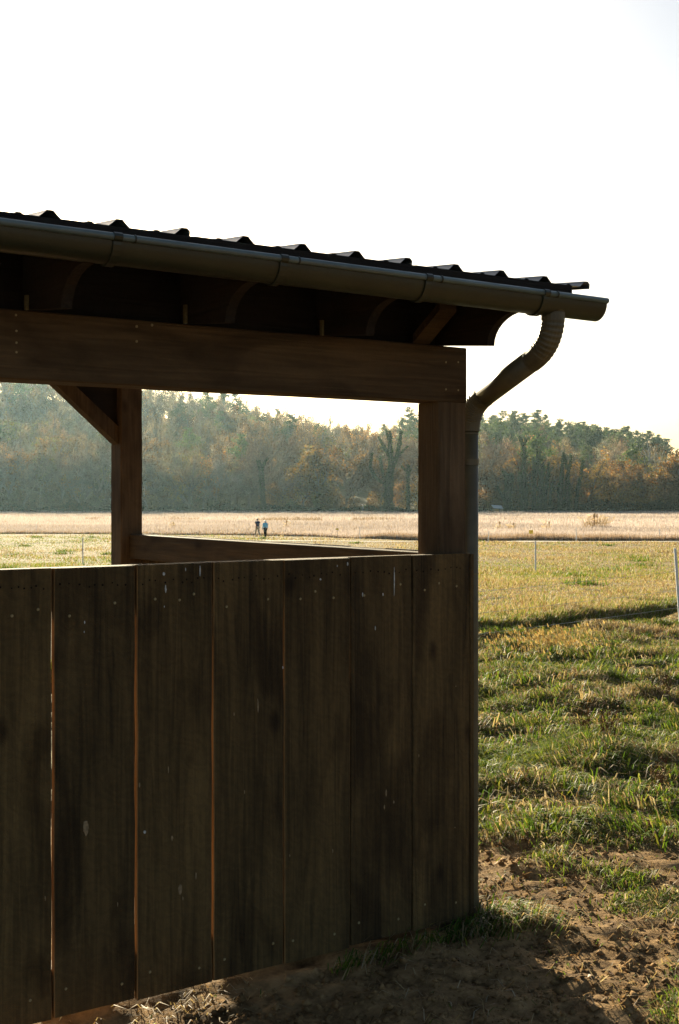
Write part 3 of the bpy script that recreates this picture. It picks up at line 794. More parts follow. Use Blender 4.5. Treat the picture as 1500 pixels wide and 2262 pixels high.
cst = np.tile([[.40, .29, .13]], (n, 1))*rs.uniform(.7, 1.2, (n, 1)); ld = rs.normal(2.8, .6, n); ln = rs.uniform(.2, .7, n)
acc.add(*blades(P, hh, ld, ln, np.full(n, .004), cst, z=z0))
tipx = P[:, 0]+np.cos(ld)*ln*hh*.8; tipy = P[:, 1]+np.sin(ld)*ln*hh*.8
for ang in (0, 1.3):
    Pt = np.stack([tipx, tipy], 1)
    acc.add(*blades(Pt, rs.uniform(.05, .08, n), ld, np.full(n, .9), np.full(n, .018), cst*1.25, z=z0+hh*.78))
tag(acc.obj('foxtail_grass', M['grass']), 'pinkish golden foxtail seed heads below the grassy bank', 'grass', kind='stuff')

# ------------------------------------------------------------------ crop field
acc = Acc()
n = 330000
inv = rs.rand(n); y0 = 100.0
y = 1/(1/y0 + (1/336.0-1/y0)*inv)
x = y*rs.uniform(-.36, .36, n)
fe = field_edge(x, y); ok = y > fe; x, y, fe = x[ok], y[ok], fe[ok]
P = np.stack([x, y], 1)
tn = fbm(x*.022, y*.035+3, 4); ed_ = 1-sstep(.0, 6, y-fe)
base = np.array([.60, .51, .455]); gold = np.array([.40, .30, .18]); gray = np.array([.44, .375, .335])
c = base*(1-sstep(.40, .56, tn))[:, None] + gray*sstep(.40, .56, tn)[:, None]
gl = (rs.rand(len(x)) < .10+.25*ed_)[:, None]; c = np.where(gl, gold, c)*rs.uniform(.75, 1.2, (len(x), 1))
hgt = (.30+.62*fbm(x*.07, y*.12, 3))*rs.uniform(.65, 1.15, len(x))*(.85+.15*(1-ed_))
acc.add(*blades(P, hgt, rs.uniform(0, 6.28, len(x)), rs.uniform(0, .45, len(x)), (.03+.00055*y)*rs.uniform(.6, 1.4, len(x)), c, z=gz(x, y, False), seg=1))
# dense front row
n = 45000; bx = rs.uniform(-.34, .34, n); yy = np.interp(750+F*bx, [-600, 0, 560, 700, 800, 1060, 1500, 2100], [134, 132, 129, 122, 113, 104.5, 103.5, 103]) + rs.exponential(1.5, n)
x = bx*yy; P = np.stack([x, yy], 1)
c = np.array([.33, .235, .15])*rs.uniform(.5, 1.5, (n, 1)); 
rt_ = sstep(.0, .05, bx)
hgt = rs.uniform(.25, .80, n)*(.45+.55*rt_)*(.55+.9*fbm(x*.35, yy*0+1.5, 3))
acc.add(*blades(P, hgt, rs.uniform(0, 6.28, n), rs.uniform(0, .5, n), rs.uniform(.03, .07, n), c, z=gz(x, yy, False), seg=1))
# brown weedy strip across the field on the left
n = 7000; bx = rs.uniform(-.20, .05, n); yy = rs.normal(212, 5, n)+20*bx; x = bx*yy; P = np.stack([x, yy], 1)
dens = fbm(x*.16, yy*.02, 2); k_ = dens > .36; P = P[k_]
c = np.array([.27, .19, .10])*rs.uniform(.6, 1.4, (len(P), 1))
acc.add(*blades(P, rs.uniform(.3, .95, len(P)), rs.uniform(0, 6.28, len(P)), rs.uniform(0, .6, len(P)), rs.uniform(.06, .16, len(P)), c, z=gz(P[:, 0], P[:, 1], False), seg=1))
tag(acc.obj('dry_crop', M['crop']), 'wide field of pale pinkish dry standing crop', 'crop', kind='stuff')

rm = bpy.data.materials.new('dry reed'); rm.use_nodes = True; M['reed'] = rm
_n = rm.node_tree.nodes; _t = _n.new('ShaderNodeBsdfTranslucent'); _t.inputs[0].default_value = (.58, .46, .29, 1); _mx = _n.new('ShaderNodeMixShader'); _mx.inputs[0].default_value = .6
_n['Principled BSDF'].inputs['Base Color'].default_value = (.50, .39, .24, 1); _n['Principled BSDF'].inputs['Roughness'].default_value = .8
rm.node_tree.links.new(_n['Principled BSDF'].outputs[0], _mx.inputs[1]); rm.node_tree.links.new(_t.outputs[0], _mx.inputs[2]); rm.node_tree.links.new(_mx.outputs[0], _n['Material Output'].inputs[0])
# reeds and tall stalks standing in the crop
def reed(seed, H, W, n, head):
    q = np.random.RandomState(seed); mb = MB()
    for k in range(n):
        x = q.uniform(-W, W); lean = q.normal(0, .25)+x*.12; h = H*q.uniform(.45, .85)
        mb.tube([(x, q.normal(0, W*.3), 0), (x+lean*h*.4, 0, h*.6), (x+lean*h, q.normal(0, .1), h)], [.025, .02, .01], 4)
        for j in range(3):
            t = q.uniform(.3, .95); a = q.uniform(-1.2, 1.2); b = Vector((x+lean*h*t, 0, h*t))
            mb.add([b, b+Vector((a*.45, .05, .35)), b+Vector((a*.5, -.05, .24))], [(0, 1, 2)])
    for k in range(head):
        x = q.uniform(-W*.6, W*.6); h = H*q.uniform(.9, 1.1)
        mb.tube([(x, 0, 0), (x+.1, 0, h*.7), (x+.05, 0, h)], [.04, .035, .02], 4)
        mb.tube([(x+.09, 0, h*.72), (x+.06, 0, h*.88), (x+.05, 0, h)], [.05, .13, .02], 5)
    o = mb.build('reed', M['reed']); me = o.data; bpy.data.objects.remove(o); return me
for k, (px, py, Y, H, W, n, hd, lab) in enumerate([
        (1318, 1168, 150, 1.9, 1.5, 46, 3, 'large clump of tan reeds standing in the dry crop'),
        (1102, 1172, 140, 1.15, .25, 3, 1, 'tall tan stalk in the crop nearest the downpipe'),
        (1133, 1172, 140, 1.1, .45, 6, 1, 'small bent tuft of tan stalks left of the yellow sign'),
        (1207, 1172, 140, 1.2, .5, 5, 1, 'thin tan stalks in the crop right of the yellow sign'),
        (630, 1176, 150, 1.0, .3, 4, 1, 'thin tan stalks in the crop right of the walkers'),
        (380, 1170, 150, .9, .4, 5, 1, 'thin tan stalks in the crop right of the back post')]):
    x = at(px, Y); o = link('reed_clump', reed(k+20, H, W, n, hd)); o.location = (x, Y, float(gz(x, Y))+.05)
    tag(o, lab, 'reeds', 'stalks in the dry crop')

# ------------------------------------------------------------------ trees
class Tree:
    def __init__(s, seed): s.q = np.random.RandomState(seed); s.segs = []; s.tips = []
    def limb(s, p, d, L, r, lev, maxlev, up=.12, wig=.22, kids=(3, 5), ratio=.62):
        q = s.q; n = 3; pts = [p]; 
        for i in range(n):
            d = d + q.normal(0, wig, 3); d[2] += up; d = d/np.linalg.norm(d)
            p2 = pts[-1]+d*L/n; s.segs.append((pts[-1], p2, r*(1-.28*i/n*1.2), r*(1-.28*(i+1)/n*1.2))); pts.append(p2)
        if lev >= maxlev:
            s.tips += [(pts[1], d), (pts[2], d), (pts[3], d)]; return
        for k in range(q.randint(*kids)):
            t = q.uniform(.35, 1.0); i = min(int(t*n), n-1); b = pts[i]+(pts[i+1]-pts[i])*(t*n-i)
            nd = d + q.normal(0, .75, 3); nd[2] = abs(nd[2])*.7+.12; nd /= np.linalg.norm(nd)
            s.limb(b, nd, L*ratio*q.uniform(.75, 1.15), r*.5, lev+1, maxlev, up, wig, kids, ratio)
        s.limb(pts[-1], d, L*ratio, r*.6, lev+1, maxlev, up, wig, kids, ratio)
    def wood(s, n=4, rmin=.0):
        V = []; T = []; b = 0
        for p, q_, r0, r1 in s.segs:
            if r0 < rmin: continue
            d = q_-p; d = d/ (np.linalg.norm(d)+1e-9); u = np.cross(d, [.3, .9, .2]); u /= np.linalg.norm(u)+1e-9; v = np.cross(d, u)
            for c_, r_ in ((p, r0), (q_, r1)):
                for k in range(n): V.append(c_+(u*math.cos(2*math.pi*k/n)+v*math.sin(2*math.pi*k/n))*r_)
            for k in range(n):
                k2 = (k+1) % n; T.append((b+k, b+k2, b+n+k2)); T.append((b+k, b+n+k2, b+n+k))
            b += 2*n
        return np.array(V, dtype=np.float32), np.array(T, dtype=np.int32)

def shards(q, P, size, asp, cols, updir=None):
    """small leaf or twig faces round the points P"""
    n = len(P); a = q.normal(0, 1, (n, 3))
    if updir is not None: a = a*.75 + updir
    a /= np.linalg.norm(a, axis=1)[:, None]; b = np.cross(a, q.normal(0, 1, (n, 3))); b /= np.linalg.norm(b, axis=1)[:, None]+1e-9
    a = a*size[:, None]; b = b*(size*asp)[:, None]
    V = np.stack([P-b, P+b, P+a], 1).reshape(-1, 3); T = (np.arange(n)*3)[:, None]+np.array([[0, 1, 2]])
    return V, T, np.repeat(cols, 3, 0)

def deciduous(seed, H, kind, nleaf, spread=1.0, lev=2):
    t = Tree(seed); q = t.q
    trunkL = H*.42
    t.limb(np.array([0, 0, -.3]), np.array([q.normal(0, .06), q.normal(0, .06), 1.0]), trunkL, H*.018+.10, 0, lev, up=.10, wig=.15*spread, kids=(3, 6), ratio=.66)
    tz = max(p[2] for p, d in t.tips); sc_ = H*.93/tz
    t.segs = [(a*sc_, b*sc_, r0, r1) for a, b, r0, r1 in t.segs]; t.tips = [(p*sc_, d) for p, d in t.tips]
    TP = np.array([p for p, d in t.tips]); TD = np.array([d for p, d in t.tips])
    # crown: shards spread round the branch tips so that gaps stay open
    keep_ = q.choice(len(TP), max(14, int(len(TP)*.55)), replace=False); TP, TD = TP[keep_], TD[keep_]
    i = q.randint(0, len(TP), nleaf); tone = q.uniform(.45, 1.6, len(TP))[i][:, None]
    if kind in ('bare', 'grey'):
        P = TP[i]+q.normal(0, H*.035, (nleaf, 3))
        size = q.uniform(.8, 2.0, nleaf)*H/18; asp = .045
        base = {'bare': np.array([.17, .125, .088]), 'grey': np.array([.20, .185, .16])}[kind]
        cols = base*q.uniform(.7, 1.3, (nleaf, 1))*tone
        return t, shards(q, P, size, asp, cols, updir=TD[i]*.6+np.array([0, 0, .25])), 'twig'
    P = TP[i]+q.normal(0, H*.036, (nleaf, 3))
    size = q.uniform(.28, .62, nleaf)*(H/18)**.5; asp = .45
    base = {'rust': np.array([.20, .098, .034]), 'gold': np.array([.24, .145, .038]), 'brown': np.array([.135, .088, .045]), 'olive': np.array([.085, .088, .028]), 'green': np.array([.045, .075, .026])}[kind]
    alt = {'rust': np.array([.15, .115, .05]), 'gold': np.array([.15, .12, .04]), 'brown': np.array([.19, .11, .045]), 'olive': np.array([.13, .10, .035]), 'green': np.array([.07, .09, .03])}[kind]
    cols = np.where((q.rand(nleaf) < .35)[:, None], alt, base)*q.uniform(.7, 1.3, (nleaf, 1))*tone
    return t, shards(q, P, size, asp, cols), 'leaf'

def pine(seed, H, nleaf):
    t = Tree(seed); q = t.q; P = []; up = []
    t.segs.append((np.array([0, 0, -.3]), np.array([0, 0, H*.5]), .012*H+.05, .008*H)); t.segs.append((np.array([0, 0, H*.5]), np.array([q.normal(0, .15), 0, H*.97]), .008*H, .04))
    z = H*.22
    while z < H*.97:
        f = (z/H-.22)/.78; Lmax = H*.30*(1-f)**.62*(.6+.7*q.rand())+.15
        for k in range(q.randint(3, 6)):
            if q.rand() < .18: continue
            a = q.uniform(0, 6.28); L = Lmax*q.uniform(.6, 1.2); e = np.array([math.cos(a)*L, math.sin(a)*L, z+L*q.uniform(.05, .35)]); b = np.array([0, 0, z])
            t.segs.append((b, e, .07, .02))
            m_ = max(4, int(nleaf/80*(L/2+.4)))
            s_ = q.uniform(.3, 1.05, m_)[:, None]
            P.append(b+(e-b)*s_+q.normal(0, 1, (m_, 3))*np.array([.42, .42, .22])*(.25+L/3.6))
        z += H*.034*q.uniform(.6, 1.4)
    P.append(np.array([0, 0, H*.93])+q.normal(0, 1, (14, 3))*np.array([.14, .14, .55])); P = np.concatenate(P); n = len(P)
    cols = np.where((q.rand(n) < .3)[:, None], np.array([.095, .115, .045]), np.array([.050, .080, .036]))*q.uniform(.65, 1.35, (n, 1))
    return t, shards(q, P, q.uniform(.35, .75, n)*(H/20)**.4, .30, cols, updir=np.array([0, 0, .55])), 'leaf'

def ivy_tree(seed, stems, extra=(), nl=900, skirt=0):
    """stems: polylines of (x, z, radius) in metres, clad in ivy; extra: bare branches"""
    t = Tree(seed); q = t.q; P = []; 
    for st in stems:
        pts = [np.array([x, q.normal(0, .35) if z > 1 else 0, z]) for x, z, r in st]; rr = [r for _, _, r in st]
        tot = sum(np.linalg.norm(pts[i+1]-pts[i]) for i in range(len(pts)-1))
        for i in range(len(pts)-1):
            t.segs.append((pts[i], pts[i+1], max(.10, rr[i]*.42), max(.07, rr[i+1]*.42)))
            L = np.linalg.norm(pts[i+1]-pts[i]); m_ = int(nl*L*(rr[i]+rr[i+1]+.25)/5)
            u = q.rand(m_)[:, None]; r_ = (rr[i]*(1-u)+rr[i+1]*u)
            bump = .72+.55*vnoise((pts[i][2]+(pts[i+1]-pts[i])[2]*u)*1.1+seed*7, u*0+i*3.1)
            a = q.uniform(0, 6.28, m_)[:, None]; k = np.sqrt(q.rand(m_)[:, None])*.35+.75
            P.append(pts[i]+(pts[i+1]-pts[i])*u+np.concatenate([np.cos(a), np.sin(a), 0*a], 1)*r_*k*bump+q.normal(0, .10, (m_, 3)))
    if skirt:
        P.append(np.stack([q.normal(0, 1.7, skirt), q.normal(0, 1.0, skirt), np.abs(q.normal(0, 1.5, skirt))], 1))
    tw = []
    for b in extra:
        pts = [np.array([x, q.normal(0, .3), z]) for x, z in b]
        for i in range(len(pts)-1): t.segs.append((pts[i], pts[i+1], .11*(1-.5*i/len(pts)), .09*(1-.6*i/len(pts))))
        for i in range(26): 
            u = q.uniform(.3, 1); j = min(int(u*(len(pts)-1)), len(pts)-2); tw.append(pts[j]+(pts[j+1]-pts[j])*q.rand())
    P = np.concatenate(P); n = len(P)
    cols = np.where((q.rand(n) < .25)[:, None], np.array([.060, .095, .016]), np.array([.013, .030, .009]))*q.uniform(.6, 1.4, (n, 1))
    S = shards(q, P, q.uniform(.16, .32, n), .55, cols)
    if tw:
        tw = np.array(tw); S2 = shards(q, tw, q.uniform(.7, 1.6, len(tw)), .03, np.tile([[.15, .11, .08]], (len(tw), 1)), updir=np.array([0, 0, .4]))
        S = (np.concatenate([S[0], S2[0]]), np.concatenate([S[1], S2[1]+len(S[0])]), np.concatenate([S[2], S2[2]]))
    return t, S, 'leaf'

def tree_meshes(name, T, bark='bark'):
    t, (V, F_, c), m_ = T
    wv, wt = t.wood()
    return np_mesh('trunk', wv, wt, M[bark]), np_mesh('crown', V, F_, M[m_], c)
def place_tree(name, meshes, x, y, s, rz_, label, group, dz=-.1):
    e = bpy.data.objects.new(name, None); C.objects.link(e)
    e.location = (x, y, float(gz(x, y, False))+dz); e.rotation_euler = (0, 0, rz_); e.scale = (s, s, s); tag(e, label, 'tree', group)
    link('trunk', meshes[0], e); link('crown', meshes[1], e); return e

TY = 336.0; PXM = F/TY    # pixels per metre along the wood's edge
# ---- wood on the hill: countless trees that merge into one mass
tpl = []
for sd2, H, kd, n in ((1, 18, 'bare', 950), (2, 19, 'bare', 950), (3, 17, 'grey', 950), (4, 18, 'brown', 1100), (5, 17, 'rust', 1100), (6, 18, 'olive', 1100), (7, 16, 'grey', 900), (8, 18, 'brown', 1100)):
    t, S, m_ = deciduous(sd2, H, kd, n, lev=2); w_, wt = t.wood(3, .05); tpl.append((w_, wt, S))
for sd2 in (9, 10, 11):
    t, S, m_ = pine(sd2, 21, 1500); w_, wt = t.wood(3, .05); tpl.append((w_, wt, S))
aL, aB = Acc(), Acc()
q = np.random.RandomState(8); pts = []
for r_ in range(26):
    y = 345+9.0*r_+.11*r_*r_
    for x in np.arange(-205, 205, 6.4+.09*r_):
        pts.append((x+q.uniform(-3, 3), y+q.uniform(-4.5, 4.5)))
bark_c = np.array([.15, .13, .105])
for x, y in pts:
    px = 750+F*x/y
    if px < -190 or px > 1690: continue
    if px > 1470 and y > 420: continue
    if y < 425 and px > 540 and q.rand() < .8: continue
    cone = .62 if (px > 880 and y > 470) else (.22 if 250 < px < 545 and y > 480 else (.08 if y > 480 else .03))
    if q.rand() < cone: k = 8+q.randint(3)
    else:
        k = q.choice(8, p=[.22, .18, .16, .14, .08, .10, .06, .06]) if px < 480 else q.choice(8, p=[.12, .12, .08, .22, .22, .08, .04, .12])
    w_, wt, S = tpl[k]; s_ = q.uniform(.72, 1.1); a = q.uniform(0, 6.28); z = float(gz(x, y, False))-.3
    Rm = np.array([[math.cos(a), math.sin(a), 0], [-math.sin(a), math.cos(a), 0], [0, 0, 1]])*s_
    tv = q.uniform(.5, 1.55)*np.array([q.uniform(.9, 1.12), 1, q.uniform(.9, 1.1)])
    aL.add(S[0]@Rm+np.array([x, y, z]), S[1], S[2]*tv)
    aB.add(w_@Rm+np.array([x, y, z]), wt, np.tile(bark_c*q.uniform(.6, 1.6), (len(w_), 1)))
wood_root = aL.obj('hillside_wood', M['leaf']); tag(wood_root, 'hazy autumn wood covering the hill behind the field', 'wood', kind='stuff')
br = aB.obj('trunks', M['twig']); br.parent = wood_root; br['kind'] = 'stuff'
print('hill wood tris', sum(len(t_) for t_ in aL.T)+sum(len(t_) for t_ in aB.T))

# ---- trees along the edge of the wood
KIND = {k: [tree_meshes(k, deciduous(40+10*i+j, 16, k, 1500 if k in ('bare', 'grey') else 1900, spread=1.2, lev=2)) for j in range(2)] for i, k in enumerate(('bare', 'grey', 'rust', 'gold', 'brown', 'olive'))}
LAB = {'bare': ('bare_tree', 'bare brown twiggy tree along the near edge of the wood', 'bare trees at the wood edge'),
       'grey': ('bare_tree', 'bare silvery grey tree along the near edge of the wood', 'grey trees at the wood edge'),
       'rust': ('autumn_tree', 'rust orange autumn tree along the near edge of the wood', 'rust trees at the wood edge'),
       'gold': ('autumn_tree', 'golden leaved autumn tree along the near edge of the wood', 'golden trees at the wood edge'),
       'brown': ('autumn_tree', 'dull brown leaved tree along the near edge of the wood', 'brown trees at the wood edge'),
       'olive': ('autumn_tree', 'olive green leaved tree along the near edge of the wood', 'olive trees at the wood edge')}
edge = [(-40, 990, 'bare'), (12, 965, 'grey'), (48, 1000, 'bare'), (88, 955, 'brown'), (128, 985, 'bare'), (170, 1000, 'grey'), (205, 960, 'bare'), (240, 1005, 'brown'),
        (285, 985, 'bare'), (330, 1020, 'brown'), (360, 1000, 'bare'), (392, 1035, 'rust'), (418, 1030, 'gold'), (448, 1015, 'bare'), (485, 980, 'grey'), (520, 955, 'bare'),
        (548, 940, 'bare'), (612, 945, 'bare'), (640, 985, 'gold'), (664, 960, 'brown'), (692, 1000, 'rust'), (715, 970, 'rust'), (738, 985, 'gold'), (762, 955, 'bare'), (786, 970, 'brown'),
        (812, 1000, 'bare'), (838, 985, 'brown'), (884, 1060, 'rust'), (905, 955, 'bare'), (940, 970, 'brown'), (975, 960, 'bare'), (1010, 990, 'rust'), (1040, 960, 'bare'),
        (1068, 985, 'bare'), (1092, 1000, 'brown'), (1112, 1020, 'rust'), (1142, 1005, 'brown'), (1172, 985, 'gold'), (1198, 975, 'rust'), (1226, 995, 'gold'), (1250, 1015, 'brown'),
        (1275, 1010, 'rust'), (1298, 1000, 'gold'), (1318, 1025, 'olive'), (1345, 1015, 'brown'), (1368, 1000, 'rust'), (1395, 1020, 'brown'), (1420, 1010, 'rust'), (1448, 1005, 'olive'),
        (1475, 1025, 'brown'), (1502, 958, 'rust'), (1530, 975, 'brown'), (1565, 990, 'bare')]
q = np.random.RandomState(77)
ORD = ['first', 'second', 'third', 'fourth', 'fifth', 'sixth', 'seventh', 'eighth', 'ninth', 'tenth', 'eleventh', 'twelfth', 'thirteenth', 'fourteenth', 'fifteenth', 'sixteenth', 'seventeenth', 'eighteenth', 'nineteenth', 'twentieth']
count = {}
for k, (px, ty, kd) in enumerate(edge):
    Y = TY+q.uniform(3, 12); x = at(px, Y); H = (1125-ty)/F*Y
    nm, lb, gp = LAB[kd]; count[kd] = count.get(kd, 0)+1; lb = lb.replace('along the near edge of the wood', 'at the wood edge, %s such from the left' % ORD[count[kd]-1])
    place_tree(nm, KIND[kd][k % 2], x, Y, H/16, q.uniform(0, 6.28), lb, gp)

# ---- white pines on the skyline at the right
PM = [tree_meshes('pine', pine(200+k, 22, 2600)) for k in range(4)]
for k, (px, ty) in enumerate([(905, 898), (930, 902), (1062, 912), (1090, 914), (1112, 906), (1135, 903), (1160, 910), (1188, 902), (1206, 915), (1232, 932), (1258, 934), (1288, 928), (1312, 936), (1338, 940), (1362, 945), (1385, 938), (1408, 950), (1432, 948), (1452, 957), (1472, 966)]):
    Y = 615+q.uniform(-15, 15); x = at(px, Y); g = float(gz(x, Y, False)); H = EYE+(HOR-ty)/F*Y-g
    place_tree('white_pine', PM[k % 4], x, Y, H/22, q.uniform(0, 6.28), 'green pine on the wooded skyline, %s pine from the left' % ORD[k], 'pines on the skyline')

# ---- ivy clad trunks
def m(px, py, bx): return ((px-bx)/PXM, (1124-py)/PXM)
def stem(bx, *pts): return [(*m(a, b, bx), r*.46) for a, b, r in pts]
ivies = [
    (580, [stem(580, (583, 1124, 1.3), (580, 1075, 1.2), (577, 1030, 1.3), (570, 1008, .7)), stem(580, (577, 1030, .8), (585, 1012, .5), (592, 1004, .3))],
     [[m(570, 1010, 580), m(560, 995, 580), m(552, 975, 580), m(547, 960, 580)], [m(578, 1010, 580), m(574, 985, 580), m(578, 962, 580), m(584, 945, 580)], [m(572, 1006, 580), m(558, 998, 580), m(548, 985, 580)], [m(586, 1008, 580), m(600, 990, 580), m(604, 968, 580)]],
     'ivy clad trunk with a wispy bare crown beyond the two walkers', 0),
    (858, [stem(858, (858, 1124, 2.6), (858, 1085, 2.9), (860, 1050, 2.3), (864, 1020, 1.5), (862, 985, 1.1), (862, 960, .8), (861, 945, .4)),
           stem(858, (868, 1025, 1.0), (876, 1000, .85), (882, 975, .9), (885, 955, .6), (886, 944, .4)), stem(858, (860, 1000, .8), (852, 985, .6), (842, 968, .5), (837, 957, .3)),
           stem(858, (856, 992, .5), (846, 983, .4), (840, 981, .25)), stem(858, (862, 972, .5), (855, 952, .35), (853, 940, .25)), stem(858, (846, 1060, 1.0), (828, 1045, .7), (818, 1022, .6), (821, 1000, .5), (823, 992, .3)),
           stem(858, (848, 1052, .6), (843, 1020, .5), (840, 1005, .25)), stem(858, (880, 1000, .5), (892, 985, .25), (901, 978, .15))],
     [[m(892, 985, 858), m(905, 972, 858), m(914, 960, 858)]], 'biggest ivy clad tree with upreaching arms behind the corner post', 200),
    (900, [stem(900, (901, 1124, .9), (902, 1085, .9), (901, 1050, .7), (903, 1028, 1.0), (901, 1018, .5)), stem(900, (900, 1036, .4), (892, 1027, .3), (887, 1022, .2))], [], 'small ivy clad stump with a knobbed top close to the corner post', 60),
    (1122, [stem(1122, (1122, 1124, 1.6), (1122, 1085, 2.0), (1124, 1060, 2.3), (1120, 1042, 1.9), (1112, 1033, .6)), stem(1122, (1128, 1060, 1.4), (1129, 1038, .9)), stem(1122, (1124, 1118, .7), (1110, 1088, .55), (1097, 1064, .35))], [], 'squat bushy ivy stump with a stub leaning left at the far field edge', 120),
    (1157, [stem(1157, (1157, 1124, 1.4), (1158, 1080, 1.5), (1157, 1040, 1.4), (1158, 1005, .95), (1157, 980, .95), (1152, 968, .6), (1147, 955, .55)), stem(1157, (1159, 975, .7), (1163, 960, .6)), stem(1157, (1152, 1080, .9), (1149, 1045, .9), (1149, 1034, .6))], [], 'tallest ivy clad trunk ending in a Y fork on the right', 120),
    (1186, [stem(1186, (1180, 1124, .9), (1180, 1060, .8), (1179, 1020, .5), (1178, 1002, .4)), stem(1186, (1182, 1045, .6), (1186, 1010, .4), (1187, 984, .25)), stem(1186, (1186, 1040, .6), (1190, 1010, .45), (1193, 988, .25)), stem(1186, (1192, 1124, 1.0), (1194, 1070, 1.3), (1197, 1030, 1.0), (1197, 1017, .6))], [], 'cluster of four slim ivy stems right of the Y forked trunk', 80),
    (1208, [stem(1208, (1203, 1124, .8), (1206, 1070, .7), (1210, 1040, .55), (1213, 1012, .25)), stem(1208, (1206, 1060, .6), (1214, 1035, .4), (1222, 1023, .2)), stem(1208, (1214, 1110, .5), (1217, 1080, .45), (1218, 1060, .5)), stem(1208, (1203, 1100, .4), (1199, 1060, .3), (1201, 1012, .15))], [], 'thin ivy stems spreading like fingers in the right hand ivy row', 60),
    (1248, [stem(1248, (1240, 1124, 1.6), (1238, 1080, 1.7), (1241, 1050, .9), (1243, 1010, .55), (1244, 993, .3)), stem(1248, (1252, 1124, 1.8), (1252, 1080, 1.6), (1254, 1045, .9), (1259, 1015, .6), (1262, 998, .3)), stem(1248, (1252, 1030, .6), (1250, 1010, .6), (1246, 997, .3))], [], 'bushy based ivy tree with three upright prongs on the right', 220),
    (1278, [stem(1278, (1272, 1124, .9), (1276, 1075, .8), (1283, 1045, .9), (1285, 1025, .6), (1289, 1008, .3))], [[m(1285, 1035, 1278), m(1298, 1030, 1278), m(1306, 1024, 1278)]], 'rightmost ivy clad trunk leaning to the right', 60)]
for k, (px, st, ex, lb, sk) in enumerate(ivies):
    ms = tree_meshes('ivy', ivy_tree(400+k, st, ex, skirt=sk)); place_tree('ivy_clad_tree', ms, at(px, TY-2.5), TY-2.5, 1.0, 0, lb, 'ivy clad trunks at the field edge')
# pale sycamore
ms = tree_meshes('syc', deciduous(71, 17, 'grey', 260, lev=2), 'palebark')
place_tree('bare_sycamore', ms, at(1441, 372), 372, 1.05, .4, 'bare white barked tree left of the right picture edge', None, dz=2.2)

# ---- undergrowth at the foot of the wood
q = np.random.RandomState(31); n = 52000
x = q.uniform(-125, 125, n); y = TY-1.5+np.abs(q.normal(0, 4.5, n)); px = 750+F*x/y
top = .5+4.2*np.clip(fbm(x*.16, x*0+2, 4)-.25, 0, 1)**1.3*2.0*(.45+.55*vnoise(x*.9, y*.4))+1.2*sstep(1250, 1330, px)
z = gz(x, y, False)+top*q.rand(n)**.8
cols = np.where((q.rand(n) < .35+.3*sstep(1200, 1320, px))[:, None], np.array([.10, .066, .028]), np.array([.026, .042, .018]))*q.uniform(.55, 1.4, (n, 1))
V, T, c = shards(q, np.stack([x, y, z], 1), q.uniform(.28, .65, n), .5, cols)
ua = Acc(); ua.add(V, T, c)
for px0, px1, nb in ((590, 760, 26), (1055, 1520, 90), (760, 1040, 16), (-60, 540, 34)):
    for _ in range(nb):
        bx = q.uniform(px0, px1); by = TY+q.uniform(.5, 9); H = q.uniform(3.0, 8.5)*(.7 if px0 < 0 else 1); W = H*q.uniform(.32, .5); m_ = int(95*H); cx = at(bx, by)
        dirs = q.normal(0, 1, (m_, 3)); dirs /= np.linalg.norm(dirs, axis=1)[:, None]; rr = q.uniform(.55, 1.05, (m_, 1))*(.75+.5*vnoise(dirs[:, :1]*2.3+bx, dirs[:, 2:]*2.3+by))
        P = np.array([cx, by, 0])+dirs*rr*np.array([W, W, H*.55]); P[:, 2] += H*.48+gz(P[:, 0], P[:, 1], False); 
        hue = np.array([[.24, .125, .042], [.27, .17, .05], [.17, .105, .05], [.13, .12, .042]][q.randint(4)])
        if px0 < 0: hue = hue*.4+np.array([.10, .095, .07])*.6
        ua.add(*shards(q, P, q.uniform(.25, .5, m_), .5, hue*q.uniform(.55, 1.45, (m_, 1))))
V, T, c = np.concatenate(ua.V), np.concatenate(ua.T), np.concatenate(ua.c)
ug = link('undergrowth', np_mesh('undergrowth', V, T, M['leaf'], c)); tag(ug, 'dark tangled undergrowth along the foot of the wood', 'undergrowth', kind='stuff')

# ------------------------------------------------------------------ small things at the far edge
mb = MB(); Y = TY-4; x = at(1100, Y)
sh = bpy.data.objects.new('hay_rack', None); C.objects.link(sh); sh.location = (x, Y, float(gz(x, Y, False)))
tag(sh, 'small pale lean to rack with tilted light roof at the far field edge', 'rack')
mb.add([(-1.3, -.8, 1.15), (1.3, -.8, 1.0), (1.0, .9, 1.75), (-1.6, .9, 1.9), (-1.3, -.8, 1.25), (1.3, -.8, 1.10), (1.0, .9, 1.85), (-1.6, .9, 2.0)], [(0,3,2,1),(4,5,6,7),(0,1,5,4),(1,2,6,5),(2,3,7,6),(3,0,4,7)])
mb.build('roof', plain('pale sheet roof', (.55, .56, .55), rough=.35, var=.1, scale=2), sh)
for a, b, t in ((-1.1, -.6, 1.2), (1.1, -.6, 1.12), (-1.3, .7, 1.8), (.9, .7, 1.68)):
    mb = MB(); mb.box(a-.07, a+.07, b-.07, b+.07, -.1, t); mb.build('leg', M['chip'], sh)
mb = MB(); mb.box(-1.1, .2, -.55, .6, .2, .95); mb.build('hay', plain('hay bale', (.36, .25, .10), rough=.95, spec=.1, var=.4, scale=6), sh)
mb = MB(); Y = TY-4; x = at(802, Y); z = float(gz(x, Y, False))
mb.tube([(0, 0, 0), (0, 0, 1.7), (-.06, 0, 2.0), (-.25, 0, 2.15), (-.42, 0, 2.1)], .07, 8)
o = mb.build('bent_pole', M['white'], None, smooth=True); o.location = (x, Y, z); tag(o, 'short pale pole with a bent top at the far field edge', 'pole')

